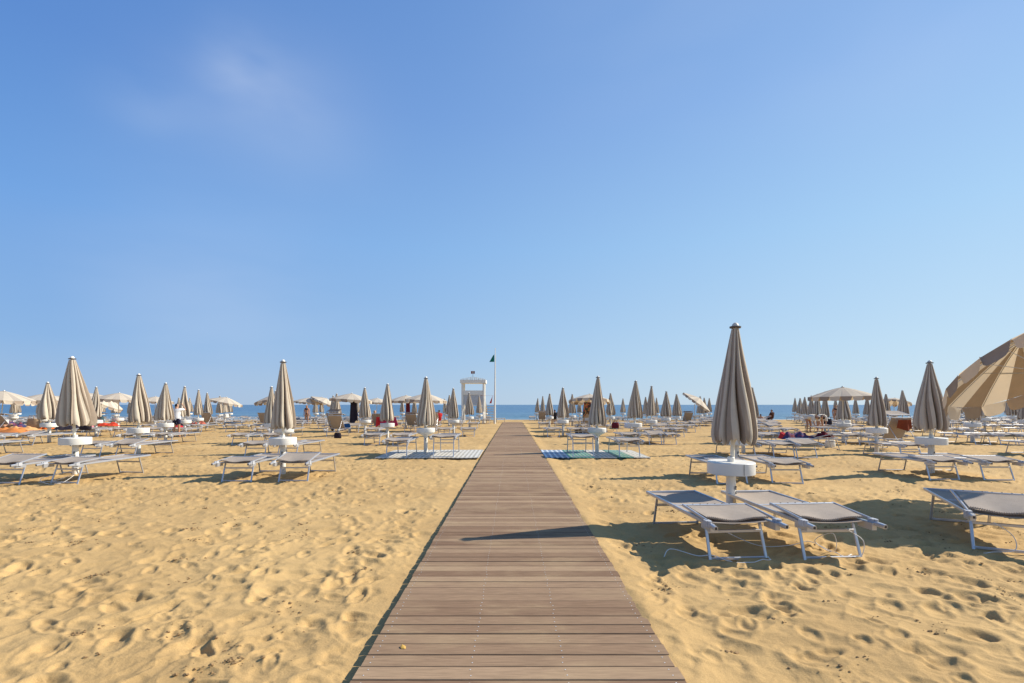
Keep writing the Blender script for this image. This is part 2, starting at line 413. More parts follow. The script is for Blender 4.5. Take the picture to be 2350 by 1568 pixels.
def build_sand():
    dl = [1.6]
    while dl[-1] < 60: dl.append(dl[-1] + max(0.006, min(0.00085 * dl[-1] ** 2, 0.105 if dl[-1] < 36 else 0.22)))
    ys = np.concatenate([[-60, -20, -6, -1, 0.6, 1.2], np.array(dl), np.linspace(61.5, 100, 40), [130, 220]])
    uc = np.linspace(-1.42, 1.42, 1040)
    uo = np.array([1.435, 1.46, 1.50, 1.56, 1.64, 1.75, 2.1, 2.8, 4, 7, 14])
    us = np.concatenate([-uo[::-1], uc, uo])
    wid = np.where(ys > 1.6, ys, 1.6 + (1.6 - ys) * 1.5)
    Y = np.repeat(ys[:, None], len(us), 1); X = us[None, :] * wid[:, None]
    wx = X + 0.10 * vnoise(X * 2.3, Y * 2.3, 21); wy = Y + 0.10 * vnoise(X * 2.3, Y * 2.3, 22)
    h = 0.032 * vnoise(X * 0.45, Y * 0.45, 1) + 0.017 * vnoise(wx * 1.1, wy * 1.25, 2)
    def ridge(f, g, sd):                      # soft hollows between sharp little crests
        return 1 - np.abs(vnoise(wx * f, wy * g, sd)) ** 0.7 * 2.0
    h += 0.0135 * ridge(1.5, 2.0, 3) + 0.0135 * ridge(3.1, 3.6, 6) * np.clip(0.6 + 0.8 * vnoise(X * 0.7, Y * 0.7, 8), 0.1, 1.3) + 0.0055 * ridge(6.3, 7.1, 9) * np.clip(1.6 * vnoise(X * 0.9, Y * 0.9, 10), 0.0, 1.2) + 0.004 * vnoise(wx * 6, wy * 7, 4) + 0.0022 * vnoise(X * 15, Y * 15, 5) + 0.0035 * np.maximum(0, vnoise(X * 26, Y * 26, 12)) * np.clip(3 * vnoise(X * 0.8, Y * 0.8, 11) - 0.5, 0, 1)
    # trampled hollows with raised lips
    P = np.zeros_like(h)
    nP = 44000
    pd = 1.7 + 34 * rng.random(nP) ** 0.60
    pu = rng.uniform(-1.44, 1.44, nP); px = pu * pd
    # footprints come in trails and patches, with calmer sand between
    keep = vnoise(px * 0.35, pd * 0.35, 41) + 0.5 * vnoise(px * 1.1, pd * 1.1, 42) > rng.uniform(-0.95, 0.30, nP)
    for k in np.nonzero(keep)[0]:
        a = rng.uniform(0, np.pi); ra = rng.uniform(0.06, 0.165); rb = ra * rng.uniform(0.38, 0.75)
        dep = rng.uniform(0.005, 0.026) * (ra / 0.13)
        if rng.random() < 0.08: dep *= 1.5
        e = ra * 1.9
        i0, i1 = np.searchsorted(ys, [pd[k] - e, pd[k] + e])
        lo, hi = px[k] - e, px[k] + e
        dn, df = max(pd[k] - e, 1.0), pd[k] + e
        j0, j1 = np.searchsorted(us, [min(lo / dn, lo / df), max(hi / dn, hi / df)])
        if i1 <= i0 or j1 <= j0: continue
        dx = X[i0:i1, j0:j1] - px[k]; dy = Y[i0:i1, j0:j1] - pd[k]
        p = (dx * np.cos(a) + dy * np.sin(a)) / ra; q = (-dx * np.sin(a) + dy * np.cos(a)) / rb
        r2 = p * p + q * q
        rr = np.sqrt(r2)
        sl = 1 / (1 + np.exp(np.clip((rr - 0.88) * np.clip(11 + 8 * p, 5, 22), -30, 30)))   # a crisper wall on one side
        env = np.clip((1.85 - rr) / 0.3, 0, 1)
        P[i0:i1, j0:j1] += env * dep * (-sl * (0.75 + 0.45 * p) + 0.30 * np.exp(-((rr - 1.30) / 0.28) ** 2))
    h += np.where(P < 0, -0.075 * np.tanh(-P / 0.075), 0.05 * np.tanh(P / 0.05))
    # fade: far field, flat beside the walk, and sunk below it
    h *= np.clip(1.15 - Y / 160, 0.4, 1)
    ax = np.abs(X - 0.037) + 0.02
    e = np.clip((ax - 0.98) / 0.42, 0, 1); e = e * e * (3 - 2 * e)
    on = (Y < 49.5) & (Y > -30)
    spill = vnoise(X * 0 + 3.3, Y * 0.9, 51) + 0.6 * vnoise(X * 2, Y * 3.1, 52)
    hb = np.where(X > 0, 0.050 + 0.024 * np.clip(spill, -0.25, 1), -0.012 + 0.03 * np.clip(spill - 0.4, 0, 1)) + h * 0.25
    tp = np.clip((ax - 0.90) / 0.11, 0, 1); tp = tp * tp * (3 - 2 * tp)
    hb = np.where((X > 0) & (hb > 0.048), 0.048 + (hb - 0.048) * tp, hb)
    h = np.where(on, h * e + hb * (1 - e), h)
    under = np.clip((0.94 - 0.035 * np.clip(spill, -0.2, 1) - ax) / 0.045, 0, 1)
    h = np.where(on, h * (1 - under) - 0.12 * under, h)
    h = np.where((Y < 1.0), h * 0.3 - np.where(ax < 0.96, 0.1, 0), h)
    Z = h + zg(Y)
    nr, nc = X.shape
    co = np.stack([X, Y, Z], -1).reshape(-1, 3).astype(np.float32)
    i = np.arange(nr - 1)[:, None]; j = np.arange(nc - 1)[None, :]
    a = (i * nc + j).ravel()
    quads = np.stack([a, a + 1, a + nc + 1, a + nc], 1).astype(np.int32)
    me = bpy.data.meshes.new('sand')
    me.vertices.add(len(co)); me.vertices.foreach_set('co', co.ravel())
    me.loops.add(quads.size); me.loops.foreach_set('vertex_index', quads.ravel())
    me.polygons.add(len(quads)); me.polygons.foreach_set('loop_start', np.arange(0, quads.size, 4, dtype=np.int32))
    me.polygons.foreach_set('use_smooth', np.ones(len(quads), bool))
    me.update(calc_edges=True)
    me.materials.append(M['sand'])
    o = link('sand', me); o['kind'] = 'structure'
    def at(x, y):
        ii = np.clip(np.searchsorted(ys, y), 0, nr - 1); w = wid[ii]
        jj = np.clip(np.searchsorted(us, x / w), 0, nc - 1)
        return float(Z[ii, jj])
    return at
sand_at = build_sand()

# ------------------------------------------------------------------ sea
def build_sea():
    ys = np.concatenate([np.linspace(64, 110, 140), np.linspace(112, 400, 90), [600, 1000, 2000, 4000, 9000]])
    xs = np.concatenate([[-12000, -4000, -1500, -600, -300], np.linspace(-150, 150, 160), [300, 600, 1500, 4000, 12000]])
    X, Y = np.meshgrid(xs, ys)
    A = np.clip(1 - (Y - 64) / 500, 0, 1) * np.clip(1 - np.abs(X) / 300, 0, 1)
    Z = -0.62 + A * (0.10 * vnoise(X * 0.05, Y * 0.28, 31) + 0.05 * vnoise(X * 0.22, Y * 0.7, 32))
    for y0, amp in ((70.5, 0.10), (75, 0.16), (82, 0.2), (91, 0.22)):
        yy = y0 + 1.6 * vnoise(X * 0.03, X * 0 + y0, 33)
        Z = Z + amp * A * np.exp(-((Y - yy) / 0.8) ** 2) * np.clip(0.5 + vnoise(X * 0.05, X * 0 + y0 * 3, 34), 0, 1)
    b = MB(); nr, nc = X.shape
    b.add(np.stack([X, Y, Z], -1).reshape(-1, 3), [(i * nc + j, i * nc + j + 1, (i + 1) * nc + j + 1, (i + 1) * nc + j) for i in range(nr - 1) for j in range(nc - 1)])
    o = link('sea', b.mesh('sea', M['sea'], smooth=60)); o['kind'] = 'structure'
build_sea()

# ------------------------------------------------------------------ boardwalk
WALK_END = 48.6
def build_walk():
    b = MB(); attr = []
    pitch, gap, half = 0.140, 0.006, 0.945
    y = -8.0; k = 0
    while y < WALK_END:
        z = float(zg(y)) + 0.055 + rnd.uniform(-0.0015, 0.0015)
        hx = half + rnd.uniform(-0.006, 0.006); sh = rnd.uniform(-0.004, 0.004)
        w = pitch - gap - rnd.uniform(0, 0.003) - (0.004 if rnd.random() < 0.15 else 0); t = 0.026; c = 0.003
        y0, y1 = y, y + w
        tilt = rnd.uniform(-0.0012, 0.0012)
        vs = []
        for sx in (-hx + sh, hx + sh):
            vs += [(sx, y0, z - t), (sx, y0, z - c - tilt), (sx, y0 + c, z - tilt), (sx, y1 - c, z + tilt), (sx, y1, z - c + tilt), (sx, y1, z - t)]
        fs = [(i, i + 1, i + 7, i + 6) for i in range(5)] + [(5, 0, 6, 11), (0, 5, 4, 3, 2, 1), (6, 7, 8, 9, 10, 11)]
        b.add(vs, fs, 0)
        c1 = rnd.random() ** 1.1
        attr += [c1] * len(vs)
        if -1 < y < 26:
            for cx in (-0.89, -0.275, 0.275, 0.89):
                for dy in ((0.036, 0.100)):
                    xx = cx + rnd.uniform(-0.008, 0.008); yy = y + dy + rnd.uniform(-0.004, 0.004); r = 0.0046
                    n0 = b.n
                    b.add([(xx + r * math.cos(q * math.pi / 3), yy + r * math.sin(q * math.pi / 3), z + 0.0018) for q in range(6)], [(0, 1, 2, 3, 4, 5)], 2)
                    attr += [0] * 6
        y += pitch; k += 1
    for cx in (-0.89, -0.275, 0.275, 0.91):
        pts = [(-8, 0), (15, 0), (WALK_END, 0)]
        for (ya, _), (yb, _) in zip(pts, pts[1:]):
            n0 = b.n
            b.bar((cx, ya, float(zg(ya)) - 0.012), (cx, yb, float(zg(yb)) - 0.012), 0.07, 0.08, 1)
            attr += [0] * (b.n - n0)
    me = b.mesh('boardwalk', [M['wood'], M['gap'], M['screw']])
    a = me.attributes.new('plank', 'FLOAT', 'POINT'); a.data.foreach_set('value', attr)
    o = link('boardwalk', me, None, (0.037, 0, 0)); o['kind'] = 'structure'
build_walk()

# ------------------------------------------------------------------ parasols
NG = 20                                     # gores
def closed_canopy(seed, H=2.55, L=1.50, rb=0.315):
    """a furled canopy: ten loose folds hanging round the pole, tied by nothing, with scalloped ends"""
    r = random.Random(seed * 31)
    rb *= r.uniform(0.9, 1.1)
    b = MB(); na, nt = 200, 26
    ph = [r.uniform(-0.12, 0.12) for _ in range(10)]; am = [r.uniform(0.55, 1.3) for _ in range(10)]; cr = [r.uniform(0.25, 0.5) for _ in range(10)]
    tw = r.uniform(0.15, 0.4) * r.choice((-1, 1)); bow = [r.uniform(-0.03, 0.03) for _ in range(4)]
    ex, ey = r.uniform(0.9, 1.08), r.uniform(0.88, 1.0)
    vs, fs, fm = [], [], []
    for i in range(nt + 1):
        t = i / nt
        r0 = 0.058 + (rb - 0.058) * (t ** 0.93) * (1.0 + 0.10 * math.sin(math.pi * t))
        if t > 0.93: r0 *= 1 - 0.10 * ((t - 0.93) / 0.07) ** 2
        for j in range(na):
            th = 2 * math.pi * j / na
            q = (th / (2 * math.pi) * 10) % 10; k = int(q); f = q - k
            f2 = min(1, max(0, f + 0.18 * math.sin(2 * math.pi * f) + ph[k] * math.sin(math.pi * f)))
            lobe = math.sin(math.pi * f2) ** 0.62
            lip = 0.10 * math.exp(-((f2 - cr[k]) / 0.10) ** 2)
            a = 0.16 + 0.40 * min(1, t * 2.0)
            rad = r0 * (1 - a + (a * am[k]) * lobe + lip * t)
            sw = th + tw * t + 0.22 * t * (1 - lobe) + 0.10 * math.sin(3 * th + 5 * t + seed)
            zb = 0.0
            if t > 0.86: zb = -0.075 * ((t - 0.86) / 0.14) * (abs(math.sin(2 * math.pi * f2)) ** 0.6) * (0.7 + 0.6 * am[k] / 1.2)
            cx = bow[0] * t + bow[1] * math.sin(2 * t); cy = bow[2] * t
            vs.append((rad * math.cos(sw) * ex + cx, rad * math.sin(sw) * ey + cy, H - 0.055 - L * t + 0.04 * t + zb + 0.012 * math.sin(4 * th + seed) * t))
    for i in range(nt):
        for j in range(na):
            q = j / na * 20
            fs.append((i * na + j, (i + 1) * na + j, (i + 1) * na + (j + 1) % na, i * na + (j + 1) % na)); fm.append(int(q) % 2)
    # hem turned inward, so that the underside is not a hole
    o = len(vs)
    for j in range(na):
        x, y, z = vs[nt * na + j]; vs.append((x * 0.45, y * 0.45, z + 0.16))
    for j in range(na):
        fs.append((nt * na + j, o + j, o + (j + 1) % na, nt * na + (j + 1) % na)); fm.append(int(j / na * 20) % 2)
    b.add(vs, fs); b.m = fm
    return b.mesh('canopy', [M['taupe'], M['cream']], smooth=70)

def open_canopy_mb(R0=1.28, hgt=0.40, seed=0):
    """canopy only, rim at z=0, apex at z=hgt; gores sag a little between the ribs"""
    b = MB(); nr, sub = 10, 4; na = NG * sub
    vs, fs, fm = [], [], []
    for i in range(nr + 1):
        t = i / nr
        for j in range(na):
            th = 2 * math.pi * j / na; g = (j % (2 * sub)) / (2 * sub)
            pinch = 1 - 0.022 * t * math.sin(math.pi * g)
            rr = R0 * t * pinch
            z = hgt * (1 - t ** 1.28) - 0.020 * math.sin(math.pi * g) * math.sin(math.pi * t)
            vs.append((rr * math.cos(th), rr * math.sin(th), z))
    for i in range(nr):
        for j in range(na):
            fs.append((i * na + j, (i + 1) * na + j, (i + 1) * na + (j + 1) % na, i * na + (j + 1) % na)); fm.append((j // sub) % 2)
    b.add(vs, fs); b.m = fm
    return b
def valance_mb(R0=1.28, drop=0.185, seed=0, down=Vector((0, 0, -1))):
    """twenty rounded flaps hanging from the rim"""
    r = random.Random(seed); b = MB()
    for g in range(NG):
        a0, a1 = 2 * math.pi * g / NG, 2 * math.pi * (g + 1) / NG
        p0, p1 = Vector((R0 * math.cos(a0), R0 * math.sin(a0), 0)), Vector((R0 * math.cos(a1), R0 * math.sin(a1), 0))
        out = Vector((math.cos((a0 + a1) / 2), math.sin((a0 + a1) / 2), 0))
        n = 10; fl = r.uniform(-0.02, 0.05); cu = r.uniform(-0.03, 0.03)
        vs = []; rows = 4
        for i in range(n + 1):
            s = i / n
            dp = drop * (1 - abs(2 * s - 1) ** 4.5) ** 0.6 if 0 < s < 1 else 0.004
            for q in range(rows + 1):
                w = q / rows
                vs.append(p0.lerp(p1, s) + down * (dp * w) + out * (fl * w * w + 0.012 * math.sin(math.pi * s) * w + cu * (s - .5) * w))
        fs = [(i * (rows + 1) + q, i * (rows + 1) + q + 1, (i + 1) * (rows + 1) + q + 1, (i + 1) * (rows + 1) + q) for i in range(n) for q in range(rows)]
        b.add(vs, fs, g % 2)
    return b
def ribs_mb(R0=1.28, hgt=0.40):
    out = []
    for k in range(10):
        a = 2 * math.pi * k / 10; u = Vector((math.cos(a), math.sin(a), 0))
        b = MB()
        pts = [u * (R0 * t * 0.985) + Vector((0, 0, hgt * (1 - t ** 1.28) - 0.016)) for t in (0.02, 0.25, 0.5, 0.75, 1.0)]
        b.tube(pts, 0.006, 6)
        b.tube([u * 0.03 + Vector((0, 0, hgt - 0.62)), pts[2]], 0.005, 6)
        out.append(b)
    return out

cap_mb = MB(); cap_mb.lathe([(0.072, -0.02), (0.074, 0.0), (0.045, 0.006)], 20, 1); cap_mb.lathe([(0.045, 0.004), (0.042, 0.022), (0.032, 0.04), (0.016, 0.052), (0.002, 0.055)], 16, 0)
CAP_ME = cap_mb.mesh('cap', [M['cap'], M['capring']], smooth=40)
CAPW_ME = cap_mb.mesh('cap', [M['white'], M['capring']], smooth=40)
tb = MB()
tb.lathe([(0.30, 0.690), (0.303, 0.700), (0.303, 0.842), (0.297, 0.850)], 48)
tb.lathe([(0.07, 0.62), (0.11, 0.655), (0.13, 0.688)], 32)
TABLE_ME = tb.mesh('table', M['white'], smooth=35)
tb2 = MB()
tb2.lathe([(0.07, 0.58), (0.14, 0.63), (0.24, 0.675), (0.29, 0.705), (0.303, 0.73), (0.303, 0.842), (0.297, 0.850)], 48)
TABLE2_ME = tb2.mesh('table', M['white'], smooth=35)
tb3 = MB(); tb3.lathe([(0.064, 0.66), (0.066, 0.688)], 24); tb3.lathe([(0.30, 0.690), (0.303, 0.700), (0.303, 0.842), (0.297, 0.850)], 48)
FLAT_TABLE_ME = tb3.mesh('table', M['white'], smooth=35)
pb = MB(); pb.lathe([(0.066, -0.16), (0.064, 0.0), (0.062, 0.655)], 24)
POST_ME = pb.mesh('post', M['white'], smooth=35)
pk = MB(); pk.lathe([(0.046, 0.8505), (0.046, 0.905), (0.040, 0.912)], 16)
SOCKET_ME = pk.mesh('socket', M['white'], smooth=35)
tg = MB(); tg.box((0, -0.0705, 0.50), (0.036, 0.004, 0.05), 0); tg.box((0, -0.0735, 0.505), (0.016, 0.002, 0.006), 1); tg.box((0, -0.0735, 0.49), (0.016, 0.002, 0.006), 1)
tg.box((0.012, -0.0695, 0.435), (0.026, 0.004, 0.038), 0); tg.box((0.012, -0.0725, 0.435), (0.006, 0.002, 0.024), 1)
TAG_ME = tg.mesh('number_tag', [M['dark'], M['white']])
dr = MB()
dr.bar((0.035, -0.3035, 0.700), (0.035, -0.3035, 0.842), 0.005, 0.006, 0, up=(0, 1, 0))
DOOR_ME = dr.mesh('locker_seam', M['dark'])
def pole_mesh(H):
    b = MB(); b.lathe([(0.029, 0.86), (0.027, H - 0.02)], 14); return b.mesh('pole', M['pole'], smooth=40)
POLES = {}
CANOPY_N = 14
CANOPIES = {}
def canopy_mesh(i, H):
    key = (i, round(H, 2))
    if key not in CANOPIES: CANOPIES[key] = closed_canopy(i + 3, round(H, 2))
    return CANOPIES[key]

ORD = ['first', 'second', 'third', 'fourth', 'fifth', 'sixth', 'seventh', 'eighth', 'ninth', 'tenth', 'eleventh', 'twelfth', 'thirteenth', 'fourteenth']
ROWS = [6.62, 11.45, 16.2, 21.1, 26.2, 31.1, 36.0, 41.0, 46.0, 51.0, 56.0]
def gridx(r, k): return (2.95 if r % 2 == 0 else 5.33) + 4.9 * k
def where(r, s, k):
    return '%s from the boardwalk in the %s row, %s' % (ORD[k], ORD[r], 'tower side' if s < 0 else 'side away from tower')

# measured apexes: (row, side, k) -> (display px of apex x, apex y)
MEAS = {(0, 1, 0): (1691, 741), (1, 1, 0): (1690, 840), (2, 1, 1): (1706, 868), (2, -1, 1): (652, 866), (3, -1, 1): (624, 893), (1, -1, 1): (173, 818), (1, -1, 0): (649, 825), (1, 1, 1): (2137, 827), (2, -1, 0): (977, 864), (2, 1, 0): (1370, 863),
        (2, -1, 2): (318, 857), (2, 1, 2): (2012, 865), (3, -1, 0): (889, 880), (3, 1, 0): (1457, 873), (3, -1, 2): (380, 878), (3, -1, 3): (113, 876),
        (4, 1, 0): (1292, 889), (4, -1, 0): (1041, 890), (4, -1, 3): (424, 886), (4, 1, 1): (1495, 885), (4, -1, 1): (838, 889), (4, -1, 4): (220, 887),
        (5, -1, 3): (455, 894), (5, 1, 1): (1528, 897), (6, -1, 4): (476, 901), (6, 1, 0): (1261, 903), (7, 1, 0): (1313, 904), (6, 1, 2): (1553, 904), (6, 1, 1): (1401, 902)}
# parasols standing open, with display px of the hub and a lean (x, y)
OPEN = {(3, 1, 2): (1935, -0.02, 0.0), (5, -1, 1): (803, 0.07, 0.02), (6, -1, 1): (932, 0.0, 0.0), (5, -1, 0): (976, 0.05, -0.02), (8, -1, 2): (864, 0.05, 0),
        (5, 1, 0): (1353, 0.02, 0.12), (7, 1, 2): (1594, 0.70, -0.30), (5, -1, 4): (271, 0.05, 0.0), (4, -1, 5): (2, 0.12, 0.0), (5, -1, 5): (100, 0.03, 0),
        (7, -1, 4): (516, 0.22, 0.05), (6, -1, 3): (630, -0.18, 0.0), (8, -1, 3): (742, 0.45, 0.1), (8, 1, 7): (2052, 0.2, 0.1), (9, 1, 7): (2240, 0.15, 0),
        (6, -1, 6): (172, 0.3, 0.05), (7, -1, 5): (355, 0.05, 0), (6, -1, 5): (232, 0.55, 0.2), (6, -1, 7): (30, 0.2, 0), (8, -1, 4): (705, 0.1, 0)}
open_can = [open_canopy_mb(seed=s) for s in range(1)]
OPEN_ME = open_can[0].mesh('canopy', [M['taupe_sunlit'], M['cream']], smooth=25)
OPENBIG_ME = open_can[0].mesh('canopy', [M['taupe'], M['cream2']], smooth=25)
VAL_ME = [valance_mb(seed=s).mesh('valance', [M['taupe'], M['cream']], smooth=40) for s in range(3)]
RIB_ME = [b.mesh('rib', M['alu'], smooth=40) for b in ribs_mb()]

SPOTS = []                                  # (x, y, row, side, k, is_open)
def common_parts(root, r, H, table=None, front=True):
    link('post', POST_ME, root)
    t = link('table', table or (TABLE2_ME if rnd.random() < 0.12 else TABLE_ME), root, rot=(0, 0, rnd.uniform(-0.3, 0.3)))
    if r < 4:
        link('number_tag', TAG_ME, root, rot=(0, 0, rnd.uniform(0.1, 0.6)))
        link('socket', SOCKET_ME, root)
    return t
def closed_parasol(x, y, r, s, k):
    H = 2.55 + rnd.uniform(-0.07, 0.07); lean = (rnd.gauss(0, 0.020), rnd.gauss(0, 0.020))
    if (r, s, k) in MEAS:
        px, py = MEAS[(r, s, k)]
        H = EYE + (929 - py) * y / F - float(zg(y)) - 0.035
    H = round(min(2.74, max(2.42, H)), 2)
    lab = 'closed striped parasol, ' + where(r, s, k)
    root = thing('beach_parasol', lab, 'parasol', (x, y, float(zg(y))), (0, 0, 0), 'closed parasols in rows on the sand')
    if (r, s, k) in MEAS: lean = (lean[0] * 0.4, lean[1] * 0.3)
    if (r, s, k) == (0, 1, 0): lean = (0.0, 0.022)
    t = common_parts(root, r, H, FLAT_TABLE_ME if r < 2 else TABLE2_ME if (r, k) == (2, 0) else None)
    if r < 1:
        t.rotation_euler.z = 0.0
        link('locker_seam', DOOR_ME, t)
    if H not in POLES: POLES[H] = pole_mesh(H)
    rot = (lean[0], lean[1], 0)
    p = link('pole', POLES[H], root, rot=rot)
    ci = rnd.randrange(CANOPY_N)
    az = rnd.choice((0, 1, 2, 3, 4)) * 2 * math.pi / 5 + rnd.uniform(-0.2, 0.2)
    me = canopy_mesh(ci, 2.55)
    mt = Matrix.Rotation(lean[1], 4, 'Y') @ Matrix.Rotation(lean[0], 4, 'X')
    ap = mt @ Vector((0, 0, H))
    c = link('canopy', me, root); w = 1.0 + rnd.uniform(-0.1, 0.1)
    if (r, s, k) == (1, -1, 1): w = 1.12
    if (r, s, k) == (0, 1, 0): w = 0.90
    c.matrix_local = mt @ Matrix.Translation((0, 0, H - 2.55)) @ Matrix.Rotation(az, 4, 'Z') @ Matrix.Diagonal((w, w, 1, 1))
    cp = link('cap', CAP_ME if s > 0 else CAPW_ME, root)
    cp.matrix_local = mt @ Matrix.Translation((0, 0, H - 0.02))
def open_parasol(x, y, r, s, k, lean):
    tilt = math.hypot(*lean)
    word = 'tilted open' if tilt > 0.14 else 'open'
    lab = word + ' striped parasol, ' + where(r, s, k)
    root = thing('beach_parasol', lab, 'parasol', (x, y, float(zg(y))), (0, 0, 0), 'open parasols among the closed ones')
    common_parts(root, r, 2.3)
    J = 1.75 if tilt > 0.14 else 0.9
    rim = 2.02 + rnd.uniform(-0.04, 0.05)
    n = Vector((lean[0], lean[1], 1)).normalized()
    q = Vector((0, 0, 1)).rotation_difference(n).to_matrix().to_4x4()
    base = Matrix.Translation((0, 0, J)) @ q
    b = MB(); b.lathe([(0.026, 0.86), (0.026, J)], 12); b.tube([(0, 0, J - 0.001), Vector((0, 0, J)) + n * (rim + 0.40 - J)], 0.022, 10)
    link('pole', b.mesh('pole', M['pole'], smooth=40), root)
    mm = base @ Matrix.Translation((0, 0, rim - J)) @ Matrix.Rotation(rnd.uniform(0, 0.3), 4, 'Z')
    c = link('canopy', OPEN_ME, root); c.matrix_local = mm
    link('valance', VAL_ME[k % 3], c)
    cp = link('cap', CAP_ME if s > 0 else CAPW_ME, root); cp.matrix_local = mm @ Matrix.Translation((0, 0, 0.40)) @ Matrix.Scale(0.9, 4)
    if r < 6:
        for me in RIB_ME: link('rib', me, c)

for r, d in enumerate(ROWS):
    for s in (-1, 1):
        for k in range(14):
            if r == 0 and not (s == 1 and k == 0): continue
            x = s * gridx(r, k); y = d
            key = (r, s, k)
            if key in MEAS:
                if key != (0, 1, 0): x = (MEAS[key][0] - 1175) / F * d
                else: x, y = 2.97, 6.62
            elif key in OPEN: x = (OPEN[key][0] - 1175) / F * d
            else:
                x += rnd.uniform(-0.18, 0.18); y += rnd.uniform(-0.2, 0.2)
            if abs(x) - 1.2 > y * 1.05: continue
            if r >= 8 and s < 0 and k == 0 and False: continue
            if r == 9 and k == 0 and s < 0: continue          # the watch tower stands there
            SPOTS.append((x, y, r, s, k, key in OPEN))
            if key in OPEN: open_parasol(x, y, r, s, k, OPEN[key][1:])
            else: closed_parasol(x, y, r, s, k)

# the tilted parasol at the edge of the frame, seen from beneath
def big_open():
    C = Vector((8.29, 7.65, EYE + 0.70)); n = Vector((-0.18, 0.69, 1.0)).normalized()
    u = Vector((0, 1, 0)).cross(n).normalized(); v = n.cross(u)
    rot = Matrix((u, v, n)).transposed().to_4x4()
    ph = 3.78 + math.pi / 10
    H = 0.40
    J = C - n * 0.25
    root = thing('beach_parasol', 'large open striped parasol tilted towards the sea, its underside in view', 'parasol', (J.x, J.y, 0), (0, 0, 0), 'open parasols among the closed ones')
    mm = Matrix.Translation(C - Vector((J.x, J.y, 0))) @ rot @ Matrix.Rotation(ph, 4, 'Z')
    sc = 1.32 / 1.28
    c = link('canopy', OPENBIG_ME, root); c.matrix_local = mm @ Matrix.Scale(sc, 4)
    dn = (mm.to_3x3().inverted() @ Vector((0, 0, -1))).normalized()
    dn = (dn * 0.8 + Vector((0, 0, -0.2))).normalized()
    link('valance', valance_mb(seed=9, drop=0.20, down=dn).mesh('valance', [M['taupe'], M['cream2']], smooth=40), c)
    for me in RIB_ME: link('rib', me, c)
    b = MB(); b.lathe([(0.026, 0.86), (0.026, J.z)], 14)
    b.tube([Vector((0, 0, J.z - 0.002)), Vector((0, 0, J.z)) + n * (0.25 + H)], 0.022, 12)
    link('pole', b.mesh('pole', M['pole'], smooth=40), root)
    link('post', POST_ME, root); link('table', TABLE_ME, root)
big_open()

